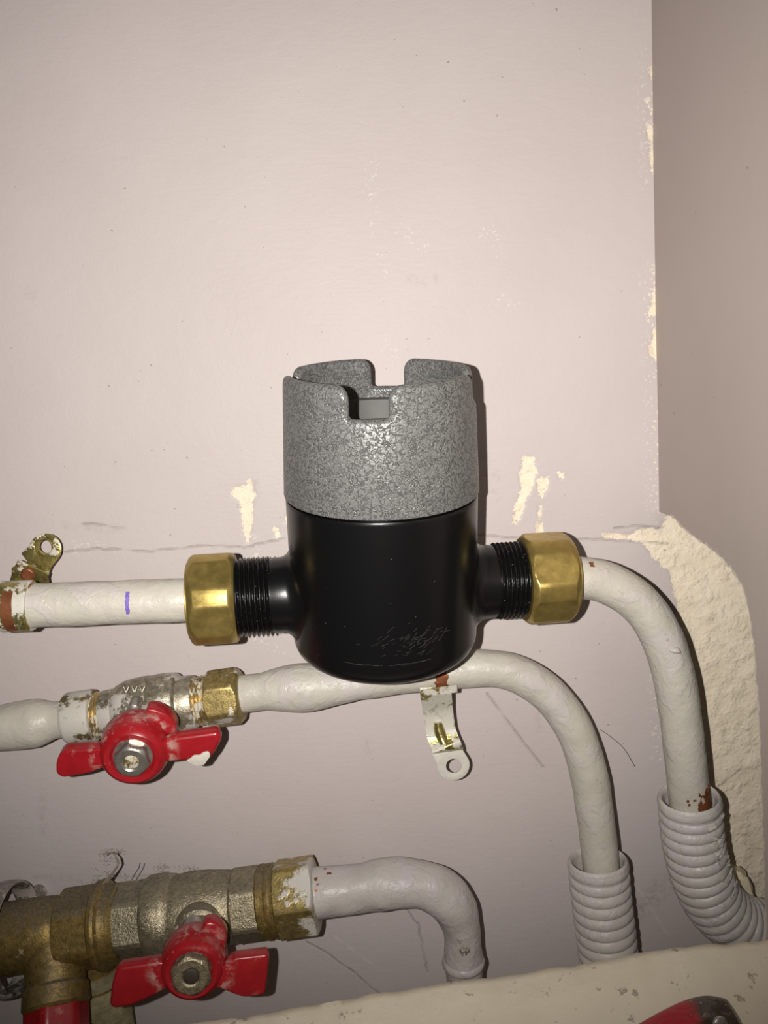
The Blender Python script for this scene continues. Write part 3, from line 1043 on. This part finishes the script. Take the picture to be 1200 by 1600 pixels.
# ------------------------------------------------------------------ corrugated conduits
def conduit(path, r0, pitch, label, wall=0.0026):
    p, L = resample(path, pitch / 10)
    def rad(s, t):
        ph = (s / pitch) % 1.0
        return r0 - 0.0016 + 0.0019 * math.sqrt(max(0.0, math.sin(math.pi * ph)))
    e = empty('corrugated_conduit', p[-1])
    outer = tube(p, rad, 48, False, 0.0002, 70)
    V, Fc = outer
    mk('ribbed_sleeve', (V, Fc), CONDUIT, e, 80)
    # lip and inside of the open mouth
    T = (p[1] - p[0]).normalized()
    lip = lathe([(0.012, r0 - 0.0012), (0.0030, r0 - 0.0003), (0.0012, r0 + .0001), (-0.0004, r0 - 0.0007), (-0.0010, r0 - 0.0014), (-0.0004, r0 - 0.0024), (0.0020, r0 - wall - .0004), (0.030, r0 - wall - .0008)], p[0], T, 48)
    V, Fc = lip
    mk('mouth_rim', (V, Fc[:-2]), CONDUIT, e, 60)
    tag(e, label, 'conduit', 'corrugated pipe sleeves')
    return e, p
c1, c1p = conduit(catmull(UY([(1077, 1246, -.058), (1080, 1285, -.057), (1086, 1330, -.056), (1098, 1375, -.054), (1118, 1412, -.052), (1148, 1440, -.050), (1185, 1452, -.048), (1230, 1456, -.046), (1290, 1452, -.045)]), 16), 0.0172, 0.0066,
                  'corrugated white conduit curving right into the notch of the side wall')
c2, c2p = conduit(catmull(UY([(934, 1345, MY - .005), (938, 1390, MY - .006), (944, 1440, MY - .007), (951, 1500, MY - .008), (957, 1570, MY - .009), (962, 1640, MY - .009)]), 16), 0.0176, 0.0069,
                  'straight corrugated white conduit below the middle pipe')
# flaked paint on the right hand conduit
fl_bits = []
for i in range(26):
    k = random.randint(8, 95)
    q, tq = c1p[k], (c1p[k + 1] - c1p[k]).normalized()
    toc = (CAM_POS - q); u = (toc - tq * toc.dot(tq)).normalized(); w = tq.cross(u)
    a = R(random.uniform(35, 74)) * (1 if w.x > 0 else -1)
    d = (u * math.cos(a) + w * math.sin(a))
    c = q + d * 0.0172
    vs_ = [c + d * random.uniform(-.0004, .0012) + tq * random.uniform(-.0016, .0016) + d.cross(tq) * random.uniform(-.003, .003) for _ in range(6)]
    vs_.append(c - d * .001)
    bmh = bmesh.new()
    for x in vs_:
        bmh.verts.new(x)
    bmesh.ops.convex_hull(bmh, input=bmh.verts)
    bmh.verts.index_update()
    keep = [x for x in bmh.verts if x.link_faces]
    mp_ = {x: i_ for i_, x in enumerate(keep)}
    fl_bits.append(([x.co.copy() for x in keep], [tuple(mp_[y] for y in fc.verts) for fc in bmh.faces]))
    bmh.free()
fo = mk('flaked_paint', join(*fl_bits), PAINTBITS, c1, 30)
fo['kind'] = 'stuff'
# broken filler beside that conduit
ff = []
for (x, y, Y, s) in ((1150, 1372, -.020, 22), (1160, 1386, -.026, 20), (1168, 1396, -.028, 16), (1142, 1362, -.014, 14), (1172, 1410, -.028, 15)):
    c = U(x, y, Y); s *= M_per_px(c)
    bmh = bmesh.new()
    for _ in range(22):
        d = Vector((random.gauss(0, 1), random.gauss(0, 1), random.gauss(0, 1))).normalized()
        bmh.verts.new(c + Vector((d.x * s * .75, d.y * s * .9, d.z * s * 1.0)))
    bmesh.ops.convex_hull(bmh, input=bmh.verts)
    bmh.verts.index_update()
    keep = [x_ for x_ in bmh.verts if x_.link_faces]
    mp_ = {x_: i_ for i_, x_ in enumerate(keep)}
    ff.append(([x_.co.copy() for x_ in keep], [tuple(mp_[q] for q in fc.verts) for fc in bmh.faces]))
    bmh.free()
fill = mk('filler_lump', join(*ff), PUTTY, None, 0)
tag(fill, 'broken lump of cream filler behind the curved conduit', 'filler')

# ------------------------------------------------------------------ ball valves with red butterfly handles
def px2d(lst, c, m):
    """photograph pixels to metres about c, y up"""
    return [((x - c[0]) * m, -(y - c[1]) * m) for x, y in lst]

def butterfly(parent, S, H, e1raw, c, wings, hub_r, tab, nut_af, dark):
    """S on the valve axis, H the front of the handle; outlines in pixels about c"""
    o = (H - S).normalized()
    e1 = (e1raw - o * e1raw.dot(o)).normalized()
    e2 = o.cross(e1)
    m = M_per_px(H)
    L = (H - S).length
    RED = mat_red('red_handle_enamel', 0.40, (tuple(H - o * 0.006 - parent.location), hub_r))
    h = mk('handle', lathe([(-0.022, hub_r * .62), (-0.0215, hub_r * .98), (-0.018, hub_r * 1.06), (-0.010, hub_r * 1.05), (-0.0045, hub_r * .99), (-0.0018, hub_r * .90), (-0.0006, hub_r * .80), (-0.0012, hub_r * .66), (-0.0030, hub_r * .60), (-0.0034, 0.004)], H, o, 56), RED, parent, 40, label='red butterfly handle')
    for w, rad in wings:
        pts = round_poly(px2d(w, c, m), rad)
        mk('wing', plate(pts, 0.0085, H - o * 0.0035, e1, e2, o, bevel=0.0030, seg=3), RED, h, 50)
    pts = round_poly(px2d(tab, c, m), 0.003)
    mk('stop_tab', plate(pts, 0.010, H - o * 0.011, e1, e2, o, bevel=0.0018, seg=2), RED, h, 50)
    n0 = H - o * 0.0034
    nut = hex_nut(n0, o, 0.0066, nut_af, 0.0040, R(12), 0.0004, 0.0004, up=e2, chb=0.0016)
    nu = mk('lock_nut', nut, NICKEL_OLD if dark else STEEL, parent, 25)
    mk('stem_end', lathe([(0.002, 0.0041), (0.0056, 0.0041), (0.0062, 0.0032), (0.0060, 0.0)], n0, o, 28), GRIME if dark else THREAD_BR, nu, 40)
    mk('washer', lathe([(-0.0004, 0.004), (-0.0004, nut_af * .60), (0.0006, nut_af * .60), (0.0006, 0.004)], n0, o, 40, closed=True), STEEL, nu, 30)
    return o, e1, e2

def valve_axis(A, B):
    d = (B - A)
    return d.normalized(), d.length

# upper valve ---------------------------------------------------------
ax, LV = valve_axis(VL, VR)
kk = LV / 272.0                      # metres per photo pixel along the valve
v1 = empty('ball_valve', VL)
tag(v1, 'paint-smeared ball valve with red butterfly handle, level with the filter base', 'valve')
def at1(px):
    return (px - 105) * kk
MR = M_per_px(U(230, 1105, MY))
upv = Vector((0, -0.35, 0.94))
mk('inlet_collar', lathe([(at1(105), .0112), (at1(105), 37 * MR), (at1(108), 39.5 * MR), (at1(112), 40.5 * MR), (at1(146), 40.5 * MR), (at1(149), 40 * MR), (at1(150), 38 * MR), (at1(150), .0112)], VL, ax, 56), COLLAR_P, v1, 35)
def tprof(a, b, r, amp, n):
    out = []
    for i in range(n * 4 + 1):
        out.append((a + (b - a) * i / (n * 4), r + amp * math.sin(2 * math.pi * i / 4 + .3)))
    return out
mk('thread_ring', lathe([(at1(146), .008)] + tprof(at1(147), at1(170), 34 * MR, .0006, 4) + [(at1(170), .008)], VL, ax, 56), THREAD_BR, v1, 50)
mk('thread_ring', lathe([(at1(298), .008)] + tprof(at1(300), at1(329), 37 * MR, .0006, 5) + [(at1(329), .008)], VL, ax, 56), THREAD_BR, v1, 50)
def octo(t, th, r):
    return min(r, hex_r(th, 2 * r * .955, R(20), 0.0004, 8))
bprof = [(at1(163), .010), (at1(163), 34 * MR), (at1(166), 36 * MR), (at1(184), 37 * MR), (at1(188), 41 * MR), (at1(200), 46 * MR), (at1(212), 48 * MR), (at1(228), 49.5 * MR), (at1(238), 49.5 * MR), (at1(241), 48 * MR), (at1(246), 49.5 * MR), (at1(262), 50 * MR), (at1(279), 48.5 * MR), (at1(282), 46.5 * MR), (at1(284), 42 * MR), (at1(288), 41.5 * MR), (at1(304), 41 * MR), (at1(307), 39.5 * MR), (at1(307), .010)]
S1 = VL + ax * at1(232)
H1 = U(206, 1187, -.086)
o1 = (H1 - S1).normalized()
boss1 = lathe([(0.0, .0120), (0.024, .0120), (0.0255, .0105), ((H1 - S1).length - 0.020, .0105), ((H1 - S1).length - 0.020, .0075), ((H1 - S1).length - 0.004, .0075)], S1, o1, 40)
mk('valve_body', join(lathe(bprof, VL, ax, 72), boss1), NICKEL, v1, 35)
mk('end_nut', hex_nut(VL + ax * at1(325), ax, at1(379) - at1(325), 80 * MR, .0095, R(28), .0006, .0022, up=upv, chb=.0035), NUT_WORN, v1, 22)
pin1 = U(209, 1107, -.062)
mk('stop_pin', lathe([(-0.008, .0034), (0.0, .0034), (.0014, .0030), (.0020, .0016), (.0022, 0)], pin1, o1, 20), STEEL, v1, 40)
# cast lettering wall: three small chevron marks in relief
marks = []
for x in (197, 210, 222):
    for s in (-1, 1):
        a = U(x + s * 4.0, 1077 - x * .02, MY - 48 * MR * .83); b = U(x, 1086 - x * .02, MY - 48 * MR * .90)
        marks.append(tube([a, b], 0.0006, 8))
mk('cast_mark', join(*marks), NICKEL, v1, 50)
wl = [(x, y + 4) for x, y in [(176, 1159), (164, 1168), (98, 1168), (88, 1186), (86, 1208), (95, 1216), (135, 1211), (168, 1198), (185, 1186)]]
wr_ = [(x, y + 15) for x, y in [(238, 1158), (268, 1144), (340, 1137), (345, 1152), (329, 1182), (308, 1192), (280, 1187), (250, 1190)]]
tab1 = [(x - 2, y + 18) for x, y in [(226, 1125), (229, 1100), (243, 1101), (262, 1112), (275, 1132), (273, 1152), (240, 1150)]]
# outlines were read off at the front of the handle; centre them on the nut
butterfly(v1, S1, H1, (U(256, 1187, -.086) - U(156, 1187, -.086)), (206, 1187), [(wl, 0.004), (wr_, 0.004)], 0.0176, tab1, 0.0168, False)
dust = mk('plaster_splash', patch_band(H1, o1, 0.0, 0, 0, 1) if False else plate(round_poly(px2d([(x, y + 15) for x, y in [(288, 1180), (296, 1176), (301, 1170), (311, 1170), (316, 1165), (326, 1163), (328, 1172), (322, 1180), (317, 1188), (304, 1190), (297, 1186)]], (206, 1187), M_per_px(H1)), 0.002), 0.0012, H1 - o1 * 0.0028, (U(256, 1187, -.086) - U(156, 1187, -.086)).normalized(), o1.cross((U(256, 1187, -.086) - U(156, 1187, -.086)).normalized()), o1, bevel=.0005), PAINTBITS, v1, 40)

# lower valve ---------------------------------------------------------
ax2, LB = valve_axis(BL, BR)
k2 = LB / 494.0
v2 = empty('ball_valve', BL)
tag(v2, 'grimy ball valve with red butterfly handle and brass union, lower left', 'valve')
def at2(px):
    return px * k2
M2 = M_per_px(U(250, 1432, BY))
def lathe2(prof, n=60, rfun=None):
    return lathe([(at2(t), r * M2 if r > 0.5 else r) for t, r in prof], BL, ax2, n, up=upv, rfun=rfun)
mk('union_tube', lathe2([(-800, 52), (-70, 52), (-2, 54), (60, 54), (90, 53), (98, 50), (104, 45), (104, 10)]), BRASS_OLD, v2, 40)
mk('union_nut', hex_nut(BL + ax2 * at2(101), ax2, at2(161) - at2(101), 112 * M2, .010, R(16), .0012, .0020, up=upv, chb=.001), BRASS_OLD, v2, 22)
mk('union_ring', lathe2([(157, 10), (157, 62), (160, 66), (166, 67), (170, 65), (172, 60), (175, 58), (190, 58), (193, 55), (193, 10)]), BRASS_OLD, v2, 35)
mk('inlet_hexagon', hex_nut(BL + ax2 * at2(191), ax2, at2(238) - at2(191), 104 * M2, .010, R(14), .0008, .0012, up=upv, chb=.0012), NICKEL_OLD, v2, 22)
b2 = [(234, 10), (234, 56), (237, 61), (242, 63), (262, 63), (274, 60), (278, 57), (284, 58), (305, 60), (330, 58), (352, 55), (368, 53), (371, 55), (372, 10)]
S2 = BL + ax2 * at2(318)
H2 = U(299, 1522, -.110)
o2 = (H2 - S2).normalized()
L2 = (H2 - S2).length
boss2 = lathe([(0.0, .0140), (0.027, .0140), (0.0285, .0120), (L2 - 0.020, .0120), (L2 - 0.020, .0075), (L2 - 0.004, .0075)], S2, o2, 40)
mk('valve_body', join(lathe2(b2, 72), boss2), NICKEL_OLD, v2, 35)
mk('outlet_hexagon', hex_nut(BL + ax2 * at2(369), ax2, at2(411) - at2(369), 100 * M2, .010, R(20), .0008, .0012, up=upv, chb=.001), NICKEL_OLD, v2, 22)
mk('thread_ring', lathe2([(408, 10), (408, 52), (411, 55), (417, 55.5), (421, 53), (424, 55), (431, 55), (435, 52), (435, 10)]), BRASS_OLD, v2, 35)
mk('end_nut', hex_nut(BL + ax2 * at2(435), ax2, at2(495) - at2(435), 106 * M2, .0125, R(-6), .0008, .0010, up=upv, chb=.0014), NUT_WORN, v2, 22)
wl2 = [(x, y + 5) for x, y in [(270, 1504), (252, 1499), (184, 1505), (176, 1530), (172, 1566), (180, 1572), (208, 1569), (240, 1556), (266, 1541), (282, 1530)]]
wr2 = [(x, y + 20) for x, y in [(318, 1510), (340, 1506), (362, 1487), (417, 1484), (419, 1495), (413, 1548), (404, 1552), (376, 1552), (346, 1537), (318, 1528)]]
tab2 = [(x + 2, y + 8) for x, y in [(310, 1472), (312, 1450), (330, 1450), (348, 1466), (350, 1486), (340, 1500), (318, 1500)]]
e1b = (U(349, 1522, -.110) - U(249, 1522, -.110))
butterfly(v2, S2, H2, e1b, (299, 1522), [(wl2, 0.003), (wr2, 0.003)], 0.0163, tab2, 0.0190, True)
pin2 = U(299, 1462, -.092)
mk('stop_pin', lathe([(-0.012, .0052), (0.0, .0052), (.0022, .0046), (.0036, .0026), (.0040, 0)], pin2, o2, 24), STEEL, v2, 40)
# tee branch with its red cap
T0 = BL + ax2 * at2(86)
Tt = U(88, 1590, -.075)
td = (Tt - T0).normalized()
TL = (Tt - T0).length
mk('tee_branch', lathe([(0.006, .0172), (TL * .62, .0166), (TL * .66, .0180), (TL * .86, .0184), (TL * .90, .0172), (TL * .92, .010)], T0, td, 48), BRASS_OLD, v2, 35)
capn = T0 + td * TL * .80
rc = mk('branch_cap', hex_nut(capn, td, 0.024, .0315, .004, R(10), .0008, .0030, up=upv, chb=.003, n=96), RED_CAP, v2, 25, label='dusty red hexagonal cap')
mk('cap_face', lathe([(0.0004, 0.0), (0.0003, .0050), (0.0018, .0050), (0.0018, 0.0)], capn, td, 32), RED_CAP, rc, 30)

# threaded elbow behind the red cap
E0, E1 = U(148, 1510, -.030), U(166, 1640, -.034)
ed_ = (E1 - E0)
el = empty('threaded_fitting', E0)
prof = [(0.0, .010), (0.0, .0165)] + [(0.012 + .0013 * i, .0170 + .0013 * (1 if i % 2 else -1)) for i in range(26)] + [(.046, .010)]
mk('tail', lathe(prof, E0, ed_, 44), PTFE, el, 50)
mk('shoulder', lathe([(-.010, .008), (-.010, .0150), (.010, .0160), (.012, .0140)], E0, ed_, 44), BRASS_OLD, el, 40)
tag(el, 'taped brass threaded tail just right of the red cap', 'pipe fitting')

# ring clip round the lower left union
rcen = BL + ax2 * at2(14)
rg = empty('ring_clip', rcen)
prof = []
for k in range(20):
    a = 2 * math.pi * k / 20
    prof.append((0.0068 * math.cos(a), 0.0300 + 0.0020 * math.sin(a)))
mk('ring_band', lathe(prof, rcen, ax2, 64, closed=True), GALV, rg, 60)
b0 = rcen + Vector((0, 0.030, 0))
mk('wall_post', lathe([(0, .005), (.016, .005), (.016, .013), (.020, .014), (.020, 0)], b0, Vector((0, 1, 0)), 28), GALV, rg, 40)
tag(rg, 'dull metal ring clip round the brass union at the lower left edge', 'pipe clip')

# ------------------------------------------------------------------ pipe clip, upper left: band, dimpled plate and eyelet tab
cl = empty('pipe_clip', on_pipe(14))
tag(cl, 'yellowish steel pipe clip with eyelet, on the pipe at the upper left', 'pipe clip')
cpos = on_pipe(13)
band = lathe([(-.0072, .0113), (-.0072, .0124), (-.0066, .0130), (.0072, .0130), (.0080, .0124), (.0080, .0113)], cpos, ldir, 56, closed=True)
bo = mk('clamp_band', band, CLIP_P, cl, 35)
mk('band_slot', patch_band(on_pipe(11.5), ldir, 0.01305, 0.0052, -34, 66, 0.0003, th=.0003), COPPER, bo, 60, label='copper showing through the slot')
def px_plate(name, pts, Y, thick, mat, parent, holes=(), rad=0.0, bevel=0.0004, tilt=0.0, yaw=0.0):
    """plate facing the room through photo pixels at distance plane Y"""
    cx = sum(p[0] for p in pts) / len(pts); cy = sum(p[1] for p in pts) / len(pts)
    c = U(cx, cy, Y)
    e1 = (U(cx + 10, cy, Y) - c).normalized(); e2 = (U(cx, cy - 10, Y) - c).normalized()
    rt = Matrix.Rotation(tilt, 3, e1) @ Matrix.Rotation(yaw, 3, e2)
    E1, E2 = rt @ e1, rt @ e2
    E3 = E1.cross(E2)
    m = M_per_px(c)
    o = px2d(pts, (cx, cy), m)
    if rad:
        o = round_poly(o, rad)
    hs = [px2d(h, (cx, cy), m) for h in holes]
    return mk(name, plate(o, thick, c, E1, E2, E3, holes=hs, bevel=bevel), mat, parent, 40), c, E1, E2, E3
tabp = [(33, 865)] + [(70 + 25.5 * math.cos(R(a)), 859 - 25.5 * math.sin(R(a))) for a in range(165, -40, -12)] + [(81, 887), (78, 896), (60, 890), (45, 880)]
tb, c_, E1_, E2_, E3_ = px_plate('eyelet_tab', tabp, -.022, .0016, CLIP_M, cl, [circle(69, 855, 13, 26)], bevel=.0005, tilt=R(-6))
ec = U(69, 855, -.0222)
mk('eyelet', lathe([(-.0030, 12.2 * .00036), (-.0012, 13.5 * .00036), (.0004, 15 * .00036), (.0009, 14 * .00036), (.0004, 12 * .00036), (-.0030, 10.4 * .00036)], ec, E3_, 36, closed=True), CLIP_M, tb, 50)
dp = [(24, 884), (30, 873), (44, 880), (60, 889), (76, 897), (73, 905), (74, 914), (68, 924), (12, 924), (14, 908), (18, 897), (19, 886)]
db, c_, E1_, E2_, E3_ = px_plate('dimple_plate', dp, -.037, .0018, CLIP_M, cl, (), 0.0008, .0005, tilt=R(14))
dc = U(44, 897, -.0385)
mk('screw_dimple', lathe([(.0002, 11.5 * .00035), (.0012, 10.5 * .00035), (.0014, 9.2 * .00035), (.0004, 8 * .00035), (.0002, 0)], dc, E3_, 32), COPPER, db, 50, label='coppery screw head')
# webs that tie the bent plates to the band
def ribbon(path, width, thick, wdir):
    V, Fc = [], []
    for i, p in enumerate(path):
        t = (path[min(i + 1, len(path) - 1)] - path[max(i - 1, 0)]).normalized()
        wd = (wdir - t * wdir.dot(t)).normalized()
        n = t.cross(wd)
        w = width(i / (len(path) - 1)) if callable(width) else width
        for a, b in ((-1, -1), (1, -1), (1, 1), (-1, 1)):
            V.append(p + wd * (a * w / 2) + n * (b * thick / 2))
    for i in range(len(path) - 1):
        for k in range(4):
            k2_ = (k + 1) % 4
            Fc.append((i * 4 + k, i * 4 + k2_, (i + 1) * 4 + k2_, (i + 1) * 4 + k))
    Fc.append((0, 1, 2, 3)); Fc.append(tuple((len(path) - 1) * 4 + k for k in (3, 2, 1, 0)))
    return V, Fc
mk('strap', ribbon(catmull([U(55, 884, -.0235), U(50, 892, -.0300), U(44, 905, -.0335), U(36, 925, -.045), U(24, 935, -.0700)], 8), lambda t: .0150 - .003 * t, .0016, (U(80, 900, -.04) - U(20, 880, -.04)).normalized()), CLIP_M, cl, 50)

# ------------------------------------------------------------------ loose saddle clip hanging under the middle pipe
sc_ = empty('saddle_clip', U(688, 1085, -.040))
tag(sc_, 'half painted saddle clip hanging below the middle pipe under the filter', 'pipe clip')
path = catmull(UY([(681, 1074, -.046), (681, 1083, -.0465), (682, 1092, -.043), (684, 1108, -.0365), (686, 1124, -.034), (689, 1142, -.0335), (694, 1158, -.036), (698, 1168, -.0385), (700, 1173, -.0355)]), 8)
mk('strap', ribbon(path, lambda t: .0178 - .0006 * math.sin(3 * t), .0013, (U(720, 1118, -.035) - U(650, 1124, -.035)).normalized()), CLIP_P, sc_, 60)
tabq = [(675, 1176), (680, 1172), (720, 1166), (724, 1172)] + [(708 + 26 * math.cos(R(a)), 1195 - 26 * math.sin(R(a))) for a in range(20, -185, -12)]
fo_, _, _, _, _ = px_plate('foot', tabq, -.035, .0016, mat_pipe('white_clip_paint', (0.62, 0.59, 0.52), 0.3), sc_, [circle(709, 1197, 12, 26)], bevel=.0004)
mk('worn_groove', tube(catmull(UY([(684, 1128, -.0348), (686, 1140, -.0350), (690, 1152, -.0362), (694, 1163, -.0385)]), 8), lambda s, t: .0022 + .0010 * math.sin(math.pi * min(1, max(0, t))), 16), CLIP_M, sc_, 50)
mk('pipe_lip', ribbon(catmull(UY([(658, 1083, -.0465), (690, 1079, -.0470), (714, 1076, -.0465)]), 8), .0040, .0016, Vector((0, .3, -1))), CLIP_P, sc_, 50)

# ------------------------------------------------------------------ handle at the bottom right, on the boxing
hx = U(1088, 1612, -.192)
hm = Matrix.Translation(hx)
hd = empty('valve_handle', hx)
tag(hd, 'red handle with a soot-black end, on the boxing at the bottom right', 'handle')
def grip():
    path = [U(x, y, -.192) for x, y in ((960, 1668), (1000, 1646), (1040, 1624), (1080, 1606), (1112, 1599), (1135, 1602), (1149, 1606))]
    p = resample(catmull(path, 8), .002)[0]
    V, Fc = [], []
    n = 24
    for i, q in enumerate(p):
        t = i / (len(p) - 1)
        a, b = .0070 + .0011 * t, .0096
        end = min(1, (1 - t) * 14 + .80)
        for k in range(n):
            th = 2 * math.pi * k / n
            c_, s_ = math.cos(th), math.sin(th)
            cx = math.copysign(abs(c_) ** .6, c_); sx = math.copysign(abs(s_) ** .6, s_)
            V.append(q + Vector((0, b * cx * end, a * sx * end)))
    for i in range(len(p) - 1):
        for k in range(n):
            k_ = (k + 1) % n
            Fc.append((i * n + k, i * n + k_, (i + 1) * n + k_, (i + 1) * n + k))
    Fc.append(tuple(range(n))); Fc.append(tuple((len(p) - 1) * n + k for k in range(n)))
    return V, Fc
mk('grip', grip(), SOOT, hd, 50)
mk('screw_head', lathe([(0, .0030), (.0012, .0028), (.0017, .0018), (.0017, 0)], U(1125, 1600, -.2020), Vector((.1, -1, .35)), 24), STEEL, hd, 40)

# ------------------------------------------------------------------ lint and stray hairs
def hairs(name, paths, rad, mat, label, cat):
    o = mk(name, join(*[tube(catmull(p, 6), rad, 6) for p in paths]), mat, None, 60)
    tag(o, label, cat)
    return o
lint_a = [UY([(162, 1380, -.052), (174, 1366, -.052), (184, 1352, -.051), (181, 1339, -.050), (177, 1330, -.05)]),
          UY([(168, 1378, -.051), (179, 1360, -.053), (185, 1347, -.052), (178, 1335, -.051), (168, 1332, -.05), (160, 1336, -.05)])]
lint_b = []
for n_, x0, x1, y0, y1, Yl in ((22, 156, 186, 1328, 1350, -.050), (30, 122, 170, 1356, 1384, -.047), (26, 165, 235, 1366, 1380, -.050), (20, 240, 300, 1352, 1364, -.05)):
    for i in range(n_):
        x, y = random.uniform(x0, x1), random.uniform(y0, y1)
        if n_ == 30:
            y = 1398 - (x - 122) * .55 - abs(random.gauss(0, 9))
        dx, dy = random.uniform(-5, 5), random.uniform(-4, 3)
        lint_b.append(UY([(x, y, Yl), (x + dx, y + dy, Yl - .001), (x + dx * 1.4 + random.uniform(-3, 3), y + dy * 2 + random.uniform(-2, 2), Yl)]))
lt = empty('lint_tuft', U(166, 1378, -.052))
mk('twisted_strand', join(*[tube(catmull(p, 6), lambda s_, t_: .0007 - .0004 * t_, 7, True, .0003, 900) for p in lint_a]), LINT, lt, 60)
fz = mk('fuzz', join(*[tube(catmull(p, 4), .00009, 4) for p in lint_b]), LINT, lt, 60)
fz['kind'] = 'stuff'
tag(lt, 'wispy tuft of grey lint on top of the lower ball valve', 'lint')
hairs('stray_fibre', [UY([(206, 1374, -.050), (212, 1364, -.050), (217, 1356, -.049), (219, 1349, -.049)])], .00028, HAIR, 'short dark fibre sticking up beside the lint tuft', 'fibre')
hairs('stray_hair', [UY([(938, 1140, -.003), (955, 1152, -.002), (975, 1170, -.002), (992, 1198, -.0022)])], .00014, HAIR, 'thin hair on the wall between the two bending pipes', 'hair')
